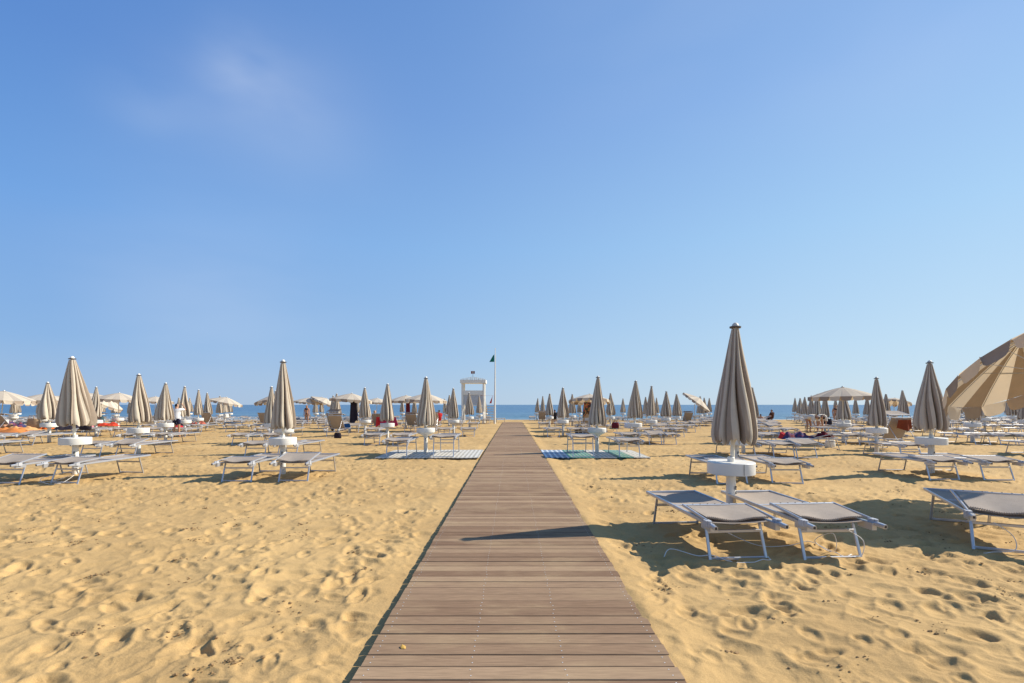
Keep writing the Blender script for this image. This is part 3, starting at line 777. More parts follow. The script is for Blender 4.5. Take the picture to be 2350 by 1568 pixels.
# ------------------------------------------------------------------ sun loungers
def lounger_parts(back=0.0, shade=5.0, height=0.0, shade_over=None):
    """parts of a lounger as {name: [MB, material]}; head end at -Y; back = backrest angle in degrees"""
    w = 0.340; zt = 0.40 + height
    P = []
    fr = MB()
    for sx in (-1, 1):
        fr.bar((sx * w, -0.84, zt - 0.01), (sx * w, 0.95, zt + 0.01), 0.024, 0.038)
    fr.bar((-w + 0.0131, 0.937, zt + 0.01), (w - 0.0131, 0.937, zt + 0.01), 0.026, 0.036)
    fr.bar((-w + 0.0131, 0.10, zt - 0.006), (w - 0.0131, 0.10, zt - 0.006), 0.024, 0.03)
    P.append(('frame', fr, M['alu']))
    for yt, yf, nm in ((-0.64, -0.78, 'head'), (0.68, 0.80, 'foot')):
        lg = MB(); lean = 0.015
        for sx in (-1, 1):
            lg.bar((sx * (w - 0.040), yt, zt - 0.025), (sx * (w - 0.034), yf, -0.05), 0.030, 0.021)
        f = 0.22
        zc = (zt - 0.025) * (1 - f) - 0.05 * f; yc = yt + (yf - yt) * f
        lg.bar((-w + 0.045, yc, zc), (w - 0.045, yc, zc), 0.022, 0.032)
        f = 0.835
        zc = (zt - 0.025) * (1 - f) - 0.05 * f; yc = yt + (yf - yt) * f
        lg.bar((-w + 0.045, yc, zc), (w - 0.045, yc, zc), 0.022, 0.03)
        P.append(('leg_frame', lg, M['alu']))
    se = MB()
    se.sheet(lambda u, v: (-w + 0.016 + (2 * w - 0.032) * u, 0.115 + 0.805 * v, zt + 0.008 - 0.030 * math.sin(math.pi * u) * (0.5 + 0.5 * math.sin(math.pi * v))), 8, 8, 0.006)
    P.append(('seat_fabric', se, M['sling']))
    a = R(back); hy, hz = 0.09, zt
    def rotb(y, z):                          # a point on the backrest, measured from the hinge towards the head
        return hy - (math.cos(a) * y + math.sin(a) * z * 0) + math.sin(a) * z, hz + math.sin(a) * y + math.cos(a) * z
    ba = MB()
    def bp(u, v):
        y, z = rotb(0.02 + 0.86 * v, 0.006 - 0.028 * math.sin(math.pi * u) * (0.6 + 0.4 * math.sin(math.pi * v)))
        return (w - 0.016 - (2 * w - 0.032) * u, y, z)
    ba.sheet(bp, 8, 8, 0.006)
    P.append(('back_fabric', ba, M['sling']))
    if back > 1:
        bf = MB()
        for sx in (-1, 1):
            y0, z0 = rotb(0.0, 0.0); y1, z1 = rotb(0.90, 0.0)
            bf.bar((sx * (w - 0.002), y0, z0 + 0.03), (sx * (w - 0.002), y1, z1), 0.022, 0.03)
        bf.bar((-w + 0.011, y1, z1), (w - 0.011, y1, z1), 0.022, 0.026)
        for sx in (-1, 1):
            ys, zs = rotb(0.55, -0.01)
            bf.bar((sx * (w - 0.03), ys, zs), (sx * (w - 0.03), -0.62, zt - 0.02), 0.014, 0.018)
        P.append(('back_frame', bf, M['alu']))
        py_, pz_ = rotb(0.80, 0.03)
        if shade_over is not None:
            ang = R(shade_over)
            end = (py_ + math.cos(ang) * 0.62, pz_ + math.sin(ang) * 0.62)
            st = MB()
            for sx in (-1, 1):
                st.bar((sx * (w + 0.026), py_ - 0.02, pz_ - 0.02), (sx * (w + 0.026), py_ + 0.04, pz_ + 0.16), 0.02, 0.028)
                st.bar((sx * (w + 0.026), py_ + 0.04, pz_ + 0.16), (sx * (w + 0.026), end[0], end[1] + 0.16), 0.02, 0.028)
            st.bar((-w - 0.016, end[0], end[1] + 0.16), (w + 0.016, end[0], end[1] + 0.16), 0.022, 0.022)
            st.bar((-w - 0.016, py_ + 0.04, pz_ + 0.165), (w + 0.016, py_ + 0.04, pz_ + 0.165), 0.022, 0.022)
            P.append(('shade_frame', st, M['alu']))
            sh = MB()
            sh.sheet(lambda u, v: (-w + 0.0 + 2 * w * u, py_ + 0.05 + (end[0] - py_ - 0.06) * v, pz_ + 0.172 + (end[1] - pz_) * v - 0.02 * math.sin(math.pi * u) * math.sin(math.pi * v)), 8, 6, 0.006)
            P.append(('shade_fabric', sh, M['sling']))
    else:
        ang = R(shade); L = 0.56; y0, z0 = -0.82, zt + 0.034
        sy = lambda t: y0 + math.cos(ang) * L * t
        sz = lambda t: z0 + math.sin(ang) * L * t
        st = MB()
        for sx in (-1, 1):
            st.bar((sx * (w + 0.030), sy(0), sz(0)), (sx * (w + 0.030), sy(1.02), sz(1.02)), 0.020, 0.028)
        st.bar((-w - 0.019, sy(0.985), sz(0.985)), (w + 0.019, sy(0.985), sz(0.985)), 0.036, 0.020)
        P.append(('shade_frame', st, M['alu']))
        rv = MB()
        for q in range(7):
            rv.box((-w + 0.08 + q * (2 * w - 0.16) / 6, sy(0.985), sz(0.985) + 0.0135), (0.012, 0.010, 0.004))
        P.append(('rivets', rv, M['dark']))
        sh = MB()
        def sp(u, v):
            e = v ** 2
            return (-w + 0.0 + 2 * w * u * 1.0, sy(0.93 - 0.80 * v), sz(0.93 - 0.80 * v) + 0.004 - 0.024 * math.sin(math.pi * u) * (0.3 + 0.7 * v) + 0.010 * e * math.sin(9 * u + 1))
        sh.sheet(lambda u, v: sp(u, 1 - v), 16, 8, 0.007)
        for q in range(34):                   # laced hem along the head edge
            u = (q + 0.5) / 34; x, y, z = sp(u, 1.0)
            sh.bar((x - 0.006, y - 0.004, z - 0.012), (x + 0.006, y - 0.004, z + 0.010), 0.007, 0.010)
        P.append(('shade_fabric', sh, M['sling']))
    for sx in (-1, 1):
        br = MB()
        br.box((sx * (w + 0.006), -0.79, zt - 0.028), (0.050, 0.20, 0.075), 0)
        br.box((sx * (w + 0.034), -0.835, zt + 0.012), (0.058, 0.075, 0.062), 1)
        br.lathe([(0.017, -0.034), (0.017, 0.034)], 10, 1, (sx * (w + 0.034), -0.88, zt + 0.01))
        br.bar((sx * (w + 0.026), -0.86, zt + 0.004), (sx * (w + 0.030), -1.0, zt - 0.004), 0.040, 0.044, 0)
        br.box((sx * (w + 0.030), -1.0015, zt - 0.004), (0.022, 0.004, 0.026), 2)
        P.append(('hinge_bracket', br, [M['alu'], M['joint'], M['dark']]))
    return P
KINDS = {'flat': dict(shade=4.5), 'flat2': dict(shade=5.5), 'raised': dict(shade=13.0), 'high': dict(shade=30.0), 'lifted': dict(shade=15.0), 'lean': dict(back=16.0, shade_over=0.0), 'tall': dict(shade=3.0, height=0.24), 'tall2': dict(shade=4.0, height=0.12),
         'chair': dict(back=56.0), 'canopy': dict(back=52.0, shade_over=-8.0), 'canopy2': dict(back=60.0, shade_over=12.0)}
MESHES, WHOLE = {}, {}
for kd, kw in KINDS.items():
    parts = lounger_parts(**kw)
    MESHES[kd] = [(nm, b.mesh(nm, m, smooth=30)) for nm, b, m in parts]
    ms = [M['alu'], M['sling'], M['joint'], M['dark']]
    wb = MB()
    for nm, b, m in parts:
        if isinstance(m, list): 
            o = MB(); o.v, o.f, o.n = b.v, b.f, b.n; o.m = [(0, 2, 3)[q] for q in b.m]; wb.join(o)
        else: wb.join(b, ms.index(m))
    WHOLE[kd] = wb.mesh('sun_lounger', ms, smooth=30)
LOOK = {'flat': 'flat taupe sun lounger', 'flat2': 'flat taupe sun lounger', 'raised': 'sun lounger with sunshade slightly lifted', 'high': 'sun lounger with sunshade propped up', 'lifted': 'sun lounger', 'lean': 'sun lounger',
        'tall': 'tall raised lounger', 'tall2': 'raised lounger', 'chair': 'sun lounger with backrest up', 'canopy': 'backrest up lounger with shade out', 'canopy2': 'backrest up lounger with shade lifted'}
GRP = 'sun loungers in pairs under the parasols'
N_L = 0
def lounger(x, y, rz, kd, label, parts, z=None):
    global N_L; N_L += 1
    z0 = float(zg(y)) if z is None else z
    if parts:
        root = thing('sun_lounger', label, 'sun lounger', (x, y, z0), (0, 0, rz), GRP)
        for nm, me in MESHES[kd]: link(nm, me, root)
    else:
        root = tag(link('sun_lounger', WHOLE[kd], None, (x, y, z0), (0, 0, rz)), label, 'sun lounger', GRP)
    return root
# loungers seen with the back up: (display px, distance, kind)
UP = [(575, 33.5, 'chair'), (737, 28.5, 'canopy2'), (712, 31.0, 'canopy'), (802, 27.5, 'canopy'), (862, 30.0, 'chair'), (941, 30.2, 'canopy'), (990, 30.0, 'chair'), (1245, 45, 'canopy'), (1600, 38, 'canopy'), (1000, 40, 'chair'), (30, 24.5, 'canopy'), (60, 28, 'chair'), (250, 32, 'canopy2'), (520, 38, 'chair'), (180, 29, 'canopy'), (1345, 36, 'canopy'), (480, 41, 'chair')]
PLACE = []
FIX = {(0, 1, 0): [(2.29, 5.84, 0.09, 'flat'), (3.31, 5.86, 0.06, 'flat2')],
       (1, 1, 0): [(4.47, 10.66, 0.0, 'flat'), (5.64, 10.7, -0.03, 'flat')],
       (1, -1, 0): [(-5.78, 11.0, 0.0, 'flat'), (-4.60, 11.05, -0.02, 'raised')],
       (1, -1, 1): [(-10.35, 10.75, -0.03, 'raised'), (-9.12, 10.8, -0.12, 'flat2')],
       (2, -1, 0): [(-3.47, 15.4, 0.0, 'tall2'), (-2.06, 15.4, 0.0, 'tall')],
       (2, 1, 2): [(11.9, 15.3, 0.03, 'flat'), (13.7, 17.5, -0.05, 'canopy2')],
       (2, 1, 0): [(2.14, 15.4, 0.0, 'tall'), (3.52, 15.4, 0.02, 'tall2')]}
for x, y, r, s, k, op in SPOTS:
    key = (r, s, k)
    if key in FIX:
        for q, a in enumerate(FIX[key]): PLACE.append([*a, r, s, k, q])
        continue
    sep = rnd.uniform(1.02, 1.24); off = rnd.uniform(-0.32, 0.32); dy = -rnd.uniform(0.3, 0.75)
    for q in ((0, 1, 2) if r >= 2 and (k > 0 or r > 2 if s > 0 else r > 3 and k != 1) and rnd.random() < 0.8 else (0, 1)):
        kd = rnd.choices(['flat', 'flat2', 'raised'], [5, 3, 1.2])[0]
        PLACE.append([x + off + (q - 0.5 if q < 2 else 1.5 * s - 0.5 + 0.5 * (1 if s > 0 else -1) - (0.5 if s > 0 else -0.5)) * sep, y + dy + rnd.uniform(-0.15, 0.15), rnd.gauss(0, 0.05), kd, r, s, k, q])
for px, d, kd in UP:
    X = (px - 1175) / F * d
    p = min((p for p in PLACE if p[3] in ('flat', 'flat2', 'raised') and p[4] > 1), key=lambda p: abs(p[0] - X) + 0.6 * abs(p[1] - d))
    p[3] = kd
    if abs(p[0] - X) < 1.6: p[0] = X
PLACE = [p for p in PLACE if abs(p[0]) - 0.9 < p[1] * 1.05 and math.hypot(p[0] - 11.1, p[1] - 18.0) > 1.4]
lounger(11.1, 18.0, R(80), 'lean', 'lounger turned sideways with shade over its head end, plum towel on it', True)
PLACE.sort(key=lambda p: p[1])
REST = PLACE[298:]
PLACE = PLACE[:298]
WHICH = {0: 'walk side', 1: 'outer side', 2: 'farthest out', 3: 'turned askew behind'}
for x, y, rz, kd, r, s, k, q in PLACE:
    q_ = q if q > 1 or s > 0 else 1 - q
    lab = '%s, %s of %s parasol, %s row, %s' % (LOOK[kd], WHICH[q_], ORD[k], ORD[r], 'tower side' if s < 0 else 'away from tower')
    lounger(x, y, rz, kd, lab, y < 27)
if REST:
    rb = MB()
    for x, y, rz, kd, *_ in REST:
        m = Matrix.Translation((x, y, float(zg(y)))) @ Matrix.Rotation(rz, 4, 'Z')
        me = WHOLE[kd]
        rb.add([m @ v.co for v in me.vertices], [p.vertices[:] for p in me.polygons]); rb.m[-len(me.polygons):] = [p.material_index for p in me.polygons]
    tag(link('far_sun_loungers', rb.mesh('far_sun_loungers', [M['alu'], M['sling'], M['joint'], M['dark']], smooth=30)), 'mass of sun loungers in the farthest rows towards the sea', 'sun loungers', None, 'stuff')
lounger(5.80, 6.02, R(-27), 'lifted', 'lounger with slightly propped sunshade, turned askew beside the large tilted parasol', True, 0.0)

# ------------------------------------------------------------------ mats beneath the raised loungers
def mat_grid(name, col, nx, ny, gapcol, lw):
    m = bpy.data.materials.new(name); m.use_nodes = True
    n, l = m.node_tree.nodes, m.node_tree.links; b = n['Principled BSDF']; b.inputs['Roughness'].default_value = 0.55
    t = n.new('ShaderNodeTexCoord'); br = n.new('ShaderNodeTexBrick')
    br.offset = 0.0; br.inputs['Scale'].default_value = 1.0; br.inputs['Mortar Size'].default_value = lw
    br.inputs['Brick Width'].default_value = nx; br.inputs['Row Height'].default_value = ny; br.inputs['Mortar Smooth'].default_value = 0.1
    br.inputs['Color1'].default_value = (*gapcol, 1); br.inputs['Color2'].default_value = (*[c * 0.8 for c in gapcol], 1); br.inputs['Mortar'].default_value = (*col, 1)
    l.new(t.outputs['Object'], br.inputs['Vector']); l.new(br.outputs[0], b.inputs['Base Color'])
    bp = n.new('ShaderNodeBump'); bp.inputs['Distance'].default_value = 0.02; l.new(br.outputs['Fac'], bp.inputs['Height']); l.new(bp.outputs[0], b.inputs['Normal'])
    return m
M['mat_white'] = mat_grid('white_slatted_mat', (0.58, 0.56, 0.50), 0.13, 0.6, (0.40, 0.37, 0.30), 0.04)
M['mat_blue'] = mat_grid('blue_grid_mat', (0.55, 0.60, 0.64), 0.16, 0.22, (0.04, 0.13, 0.27), 0.035)
M['mat_green'] = mat_grid('green_slatted_mat', (0.03, 0.20, 0.16), 0.11, 0.6, (0.28, 0.36, 0.30), 0.026)
def floor_mat(x0, x1, y0, y1, m, label, group=None):
    b = MB()
    nx = max(2, int((x1 - x0) / 0.3))
    def fn(u, v):
        x, y = (x1 - x0) * (u - .5), (y1 - y0) * (v - .5)
        return (x, y, 0.004 * math.sin(7 * x + 3 * y))
    b.sheet(fn, nx, 8, 0.024)
    tag(link('beach_mat', b.mesh('beach_mat', m, smooth=40), None, ((x0 + x1) / 2, (y0 + y1) / 2, float(zg(16)) + 0.048)), label, 'mat', group)
floor_mat(-2.50, -0.99, 14.45, 16.95, M['mat_white'], 'white slatted plastic mat beside the boardwalk beneath the tallest lounger', 'slatted mats beside the walk')
floor_mat(-4.06, -2.51, 14.42, 16.9, M['mat_white'], 'white slatted plastic mat around the parasol post, farther from the boardwalk', 'slatted mats beside the walk')
floor_mat(0.99, 1.72, 14.5, 16.9, M['mat_blue'], 'blue and white grid mat touching the boardwalk edge', 'slatted mats beside the walk')
floor_mat(1.73, 2.44, 14.45, 16.9, M['mat_green'], 'dark green slatted mat next to the blue grid mat', 'slatted mats beside the walk')
floor_mat(2.45, 3.12, 14.5, 16.9, M['mat_white'], 'white mat between two green mats around parasol post', 'slatted mats beside the walk')
floor_mat(3.13, 3.62, 14.5, 16.9, M['mat_green'], 'narrow dark green mat beneath the raised lounger', 'slatted mats beside the walk')
floor_mat(3.63, 4.12, 14.5, 16.85, M['mat_white'], 'pale mat at the outer end of the mixed mats', 'slatted mats beside the walk')

# ------------------------------------------------------------------ watch tower, flag pole, bathing steps
def tower():
    x, y = -3.75, 47.8; z = float(zg(y))
    root = thing('lifeguard_tower', 'white wooden lifeguard tower with open frame and railed roof', 'lifeguard tower', (x, y, z))
    W, D, T = 1.02, 0.85, 3.86
    for sx in (-1, 1):
        for sy in (-1, 1):
            b = MB(); b.bar((sx * W, sy * D, -0.2), (sx * W, sy * D, T), 0.19, 0.19, up=(0, 1, 0)); link('post', b.mesh('post', M['whitep']), root)
    b = MB(); b.box((0, 0, T + 0.16), (2 * W + 0.42, 2 * D + 0.42, 0.315)); link('roof', b.mesh('roof', M['whitep']), root)
    for sy in (-1, 1):                         # low pickets rising to a gable, front and back
        rf = MB()
        for q in range(13):
            xx = -W - 0.1 + q * (2 * W + 0.2) / 12
            h = 0.08 + 0.17 * max(0, 1 - abs(xx) / (W + 0.1))
            rf.box((xx, sy * (D + 0.12), T + 0.3205 + h / 2), (0.055 + 0.03 * (q % 2), 0.03, h))
        for sx in (-1, 1):
            rf.bar((sx * (W + 0.15), sy * (D + 0.136), T + 0.37), (0, sy * (D + 0.136), T + 0.60), 0.02, 0.025)
        link('roof_fretwork', rf.mesh('roof_fretwork', M['whitep']), root)
    sg = MB(); sg.bar((0, -D - 0.1, T + 0.6), (0, -D - 0.1, T + 1.02), 0.03, 0.03, 1); sg.box((0, -D - 0.13, T + 1.02), (0.36, 0.03, 0.26), 0)
    sg.box((0.01, -D - 0.148, T + 1.02), (0.07, 0.004, 0.24), 2); sg.box((0.085, -D - 0.148, T + 1.02), (0.07, 0.004, 0.24), 3)
    link('roof_sign', sg.mesh('roof_sign', [cloth('deep_red', (0.20, 0.04, 0.03)), M['dark'], M['white'], M['dark']]), root)
    p = MB(); p.box((0, -D, 2.94), (2 * W - 0.2, 0.06, 0.42)); link('upper_panel', p.mesh('upper_panel', M['whitep']), root)
    p = MB(); p.box((0, -D + 0.05, 2.25), (2 * W - 0.2, 0.05, 0.96)); link('lower_panel', p.mesh('lower_panel', cloth('pale_windbreak', (0.55, 0.56, 0.56))), root)
    p = MB(); p.box((0, 0.03, 1.70), (2 * W - 0.2, 2 * D - 0.21, 0.08)); link('platform', p.mesh('platform', M['whitep']), root)
    for sx in (-1, 1):
        p = MB(); p.bar((sx * (W - 0.02), -D - 0.12, 1.1), (sx * (W + 0.14), -D - 0.6, -0.1), 0.10, 0.06); link('brace', p.mesh('brace', M['whitep']), root)
    st = MB()
    for q in range(5):
        st.box((W + 0.66, -0.4 + 0.0 * q, 0.28 + 0.27 * q), (0.98, 0.24, 0.05))
    for sx in (0.24, 1.08):
        for sy in (-0.52, -0.28):
            st.bar((W + sx, sy, -0.1), (W + sx, sy, 1.6), 0.05, 0.05)
    st.bar((W + 0.24, -0.52, 1.62), (W + 1.1, -0.52, 1.62), 0.05, 0.05)
    link('ladder', st.mesh('ladder', mat('pale_timber', (0.52, 0.42, 0.29), 0.7, var=0.12)), root)
tower()
def flagpole():
    x, y = -1.62, 45.5; z = float(zg(y))
    root = thing('flagpole', 'tall slender white flagpole by the lifeguard tower', 'flagpole', (x, y, z))
    b = MB(); b.tube([(0, 0, -0.3), (0.02, 0, 2.2), (0.05, 0, 5.4), (0.06, 0, 7.05)], [0.12, 0.080, 0.052, 0.025], 14)
    link('mast', b.mesh('mast', M['whitep'], smooth=40), root)
    f = MB()
    f.sheet(lambda u, v: (0.0 - 0.46 * u * (0.25 + 0.75 * v), 0.05 * math.sin(6 * u + 2 * v) * u, 6.45 - 0.70 * v - 0.12 * u * (1 - v)), 10, 8, 0.008)
    tag(link('flag', f.mesh('flag', cloth('green_flag', (0.01, 0.15, 0.11)), smooth=40), None, (x - 0.03, y - 0.12, z)), 'dark green flag hanging limp near the flagpole top', 'flag')
    f = MB()
    f.sheet(lambda u, v: (-0.10 - 0.20 * u * v - 0.10 * v, 0.03 * math.sin(5 * v), 2.62 - 0.72 * v), 5, 8, 0.008)
    f.bar((-1.2, 0, 2.63), (0.0, 0, 2.60), 0.012, 0.012)
    tag(link('flag', f.mesh('flag', cloth('red_flag', (0.55, 0.03, 0.01)), smooth=40), None, (x - 0.08, y - 0.1, z)), 'red flag hanging low between the tower and flagpole', 'flag')
flagpole()
def box_step(x, y, w, d, h, label):
    b = MB()
    for q in range(4): b.box((0, -d / 2 + (q + 0.5) * d / 4, h - 0.02), (w, d / 4 - 0.02, 0.04))
    for sx in (-1, 1): b.box((sx * (w / 2 - 0.04), 0, h / 2 - 0.04), (0.06, d - 0.06, h - 0.0))
    tag(link('timber_step', b.mesh('timber_step', mat('bleached_timber', (0.50, 0.41, 0.29), 0.8, var=0.15)), None, (x, y, float(zg(y)))), label, 'step')
box_step(-1.18, 49.9, 0.95, 0.9, 0.42, 'low bleached timber step at the seaward end of the boardwalk')

# ------------------------------------------------------------------ people
BONES = [('pelvis', 'chest', 'torso'), ('chest', 'neck', 'torso'), ('neck', 'jaw', 'neck'), ('jaw', 'head', 'head'), ('head', 'crown', 'head')]
for q in 'ab':
    BONES += [('chest', 'sh' + q, 'torso'), ('sh' + q, 'el' + q, 'upperarm'), ('el' + q, 'wr' + q, 'forearm'), ('wr' + q, 'pa' + q, 'hand'),
              ('pelvis', 'hi' + q, 'hip'), ('hi' + q, 'kn' + q, 'thigh'), ('kn' + q, 'an' + q, 'calf'), ('an' + q, 'to' + q, 'foot')]
RAD = dict(pelvis=(.165, .125), chest=(.17, .125), neck=(.062, .062), jaw=(.085, .098), head=(.102, .118), crown=(.082, .095), sh=(.062, .06), el=(.042, .042), wr=(.029, .029), pa=(.034, .02), hi=(.095, .095), kn=(.058, .058), an=(.04, .04), to=(.038, .025))
POSES = {}
def pose(name, **kw): POSES[name] = {k: Vector(v) for k, v in kw.items()}
def sym(d):
    o = {}
    for k, v in d.items():
        if k in ('sh', 'el', 'wr', 'pa', 'hi', 'kn', 'an', 'to'):
            o[k + 'a'] = v; o[k + 'b'] = (-v[0], v[1], v[2])
        else: o[k] = v
    return o
ST = dict(pelvis=(0, 0, .96), chest=(0, .01, 1.30), neck=(0, 0, 1.47), jaw=(0, .03, 1.56), head=(0, .025, 1.65), crown=(0, .015, 1.735), sh=(.175, 0, 1.42), el=(.225, -.02, 1.13), wr=(.235, .06, .89), pa=(.235, .10, .81), hi=(.095, 0, .90), kn=(.105, .03, .50), an=(.11, 0, .085), to=(.13, .16, .03))
pose('stand', **sym(ST))
t_ = sym(ST); t_.update(ela=(.36, .16, 1.40), wra=(.20, .34, 1.60), paa=(.14, .38, 1.67), elb=(-.34, .12, 1.30), wrb=(-.16, .34, 1.42), pab=(-.08, .38, 1.46)); pose('reach', **t_)
pose('bend', **sym(dict(pelvis=(0, -.12, .92), chest=(0, .26, 1.0), neck=(0, .44, .98), jaw=(0, .53, .96), head=(0, .60, .93), crown=(0, .68, .90), sh=(.17, .37, .98), el=(.19, .44, .70), wr=(.15, .50, .47), pa=(.13, .53, .39), hi=(.11, -.10, .88), kn=(.13, .0, .48), an=(.13, -.05, .085), to=(.15, .11, .03))))
pose('sit', **sym(dict(pelvis=(0, 0, .13), chest=(0, -.10, .47), neck=(0, -.12, .64), jaw=(0, -.08, .73), head=(0, -.08, .82), crown=(0, -.09, .90), sh=(.17, -.11, .59), el=(.24, .04, .36), wr=(.14, .26, .40), pa=(.10, .33, .42), hi=(.09, .03, .12), kn=(.13, .40, .44), an=(.12, .62, .09), to=(.13, .78, .03))))
t_ = sym(dict(pelvis=(0, 0, .56), chest=(0, -.05, .90), neck=(0, -.04, 1.07), jaw=(0, .0, 1.16), head=(0, .0, 1.25), crown=(0, -.01, 1.33), sh=(.17, -.04, 1.02), el=(.22, .06, .76), wr=(.16, .30, .66), pa=(.14, .38, .66), hi=(.09, .04, .54), kn=(.12, .44, .50), an=(.12, .46, .09), to=(.13, .62, .03))); pose('perch', **t_)
pose('lie', **sym(dict(pelvis=(0, 0, .54), chest=(0, -.34, .56), neck=(0, -.52, .57), jaw=(0, -.60, .58), head=(0, -.69, .585), crown=(0, -.77, .58), sh=(.17, -.46, .55), el=(.24, -.20, .54), wr=(.20, .04, .56), pa=(.17, .12, .57), hi=(.09, .06, .53), kn=(.11, .46, .60), an=(.11, .84, .53), to=(.13, .90, .62))))

def person(name_pose, x, y, rz, label, wear, hair='hair', z=None, fingers=True):
    J = POSES[name_pose]
    names = ['pelvis'] + [b[1] for b in BONES]
    co = [J[n] for n in names]; ed = [(names.index(a), names.index(b)) for a, b, _ in BONES]
    rad = [RAD[n if n in RAD else n[:-1]] for n in names]; lab = {names.index(b): l for a, b, l in BONES}
    seglist = [(J[a], J[b], l) for a, b, l in BONES]
    nose = J['head'] + (J['head'] - J['neck']).normalized() * -0.02
    fwd = Vector((0, 1, 0)) if name_pose not in ('lie', 'bend') else (Vector((0, 0, 1)) if name_pose == 'lie' else Vector((0, .2, -1)).normalized())
    co.append(nose + fwd * 0.105); rad.append((.012, .012)); ed.append((names.index('head'), len(co) - 1)); seglist.append((J['head'], co[-1], 'head'))
    for q in 'ab':
        d = (J['pa' + q] - J['wr' + q]).normalized(); sd = d.cross(Vector((0, 1, 0)) if abs(d.y) < .8 else Vector((0, 0, 1))).normalized()
        sd = d.cross(sd).normalized(); nrm = d.cross(sd)
        pi = names.index('pa' + q)
        for i, (o_, L) in enumerate(((-.027, .062), (-.009, .076), (.009, .072), (.027, .056))):
            a = J['pa' + q] + sd * o_ + d * 0.02; b = a + d * L * .55 + nrm * .008; c = b + d * L * .45 + nrm * .022
            n0 = len(co); co += [a, b, c]; rad += [(.0095, .0095), (.009, .009), (.0075, .0075)]; ed += [(pi, n0), (n0, n0 + 1), (n0 + 1, n0 + 2)]; seglist.append((a, c, 'hand'))
        a = J['wr' + q].lerp(J['pa' + q], .55) + sd * .04; b = a + sd * .018 + d * .045
        n0 = len(co); co += [a, b]; rad += [(.011, .011), (.008, .008)]; ed += [(pi, n0), (n0, n0 + 1)]; seglist.append((a, b, 'hand'))
    me = bpy.data.meshes.new('body'); me.from_pydata(co, ed, [])
    tmp = bpy.data.objects.new('body_cage', me); COL.objects.link(tmp)
    sk = tmp.modifiers.new('skin', 'SKIN'); sk.use_smooth_shade = True
    for i, rr in enumerate(rad):
        sv = me.skin_vertices[0].data[i]; sv.radius = rr; sv.use_root = (i == 0)
    sb = tmp.modifiers.new('sub', 'SUBSURF'); sb.levels = 1; sb.render_levels = 1
    dg = bpy.context.evaluated_depsgraph_get()
    body = bpy.data.meshes.new_from_object(tmp.evaluated_get(dg))
    bpy.data.objects.remove(tmp)
    body.name = 'body'; body.materials.clear(); body.materials.append(M['skin'])
    z0 = float(zg(y)) if z is None else z
    root = tag(link('person', body, None, (x, y, z0), (0, 0, rz)), label, 'person')
    nv = len(body.vertices); C = np.empty(nv * 3); body.vertices.foreach_get('co', C); C = C.reshape(-1, 3)
    Nn = np.empty(nv * 3); body.vertices.foreach_get('normal', Nn); Nn = Nn.reshape(-1, 3)
    best = np.full(nv, 1e9); who = np.zeros(nv, int); par = np.zeros(nv)
    for i, (a, b, l) in enumerate(seglist):
        a, b = np.array(a), np.array(b); d = b - a; t = np.clip(((C - a) @ d) / (d @ d), 0, 1)
        dist = np.linalg.norm(C - (a + t[:, None] * d), axis=1)
        m = dist < best; best[m] = dist[m]; who[m] = i; par[m] = t[m]
    labs = np.array([s_[2] for s_ in seglist])[who]
    hd = np.array(J['head']); up = np.array((J['crown'] - J['jaw']).normalized()); fw = np.array(fwd)
    def shell(nm, sel, m, off):
        fs = [p.vertices[:] for p in body.polygons if all(sel[i] for i in p.vertices)]
        if not fs: return
        used = sorted({i for f in fs for i in f}); ix = {v: i for i, v in enumerate(used)}
        b = MB(); b.add([C[i] + Nn[i] * off for i in used], [tuple(ix[i] for i in f) for f in fs])
        link(nm, b.mesh(nm, m, smooth=60), root)
    rel = C - hd
    hs_ = (labs == 'head') & ((rel @ up > 0.035) | ((rel @ fw < -0.015) & (rel @ up > -0.07)))
    shell('hair', hs_, M[hair], 0.010)
    for nm, bones, m, off in wear:
        sel = np.zeros(nv, bool)
        for bn in bones:
            if ':' in bn: q, lim = bn.split(':'); sel |= (labs == q) & (par < float(lim))
            else: sel |= labs == bn
        shell(nm, sel, m, off)
    return root
def shirt(c): return ('shirt', ['torso', 'upperarm:0.75', 'hip'], c, 0.024)
def shorts(c): return ('shorts', ['hip', 'thigh:0.6'], c, 0.014)
def at(px, d): return (px - 1175) / F * d
person('reach', at(405, 25.0), 25.0, R(15), 'standing person in white shirt and dark shorts with arms raised', [shirt(cloth('white_cotton', (0.75, 0.75, 0.76))), shorts(cloth('navy_cotton', (0.02, 0.02, 0.05)))])
person('bend', at(1857, 29.5), 29.5, R(200), 'person in cream shirt bending down, nearer the tower', [('shirt', ['torso', 'upperarm', 'hip', 'thigh:0.25'], cloth('cream_cotton', (0.66, 0.60, 0.50)), 0.045)])
person('bend', at(1882, 29.8), 29.8, R(165), 'person in cream shirt bending down beside open parasol pole', [('shirt', ['torso', 'upperarm', 'hip', 'thigh:0.25'], cloth('cream_cotton', (0.66, 0.60, 0.50)), 0.045)])
person('sit', at(762, 31.5), 31.5, R(-75), 'sunbather sitting on the sand beside two raised backrests', [shorts(cloth('navy_cotton', (0.02, 0.02, 0.05)))])
person('perch', at(1273, 43.5), 43.5, R(10), 'person in dark clothes sitting with back turned near waterline', [shirt(cloth('black_cotton', (0.02, 0.02, 0.025))), shorts(cloth('black_cotton', (0.02, 0.02, 0.025)))])
person('perch', at(1771, 44.5), 44.5, R(20), 'dark haired person in brown top sitting facing sea', [shirt(cloth('brown_cotton', (0.07, 0.03, 0.02))), shorts(cloth('black_cotton', (0.02, 0.02, 0.025)))])
person('sit', at(1745, 46.5), 46.5, R(-10), 'bare shouldered sunbather low on the sand near sea', [shorts(cloth('maroon_cotton', (0.15, 0.02, 0.03)))])
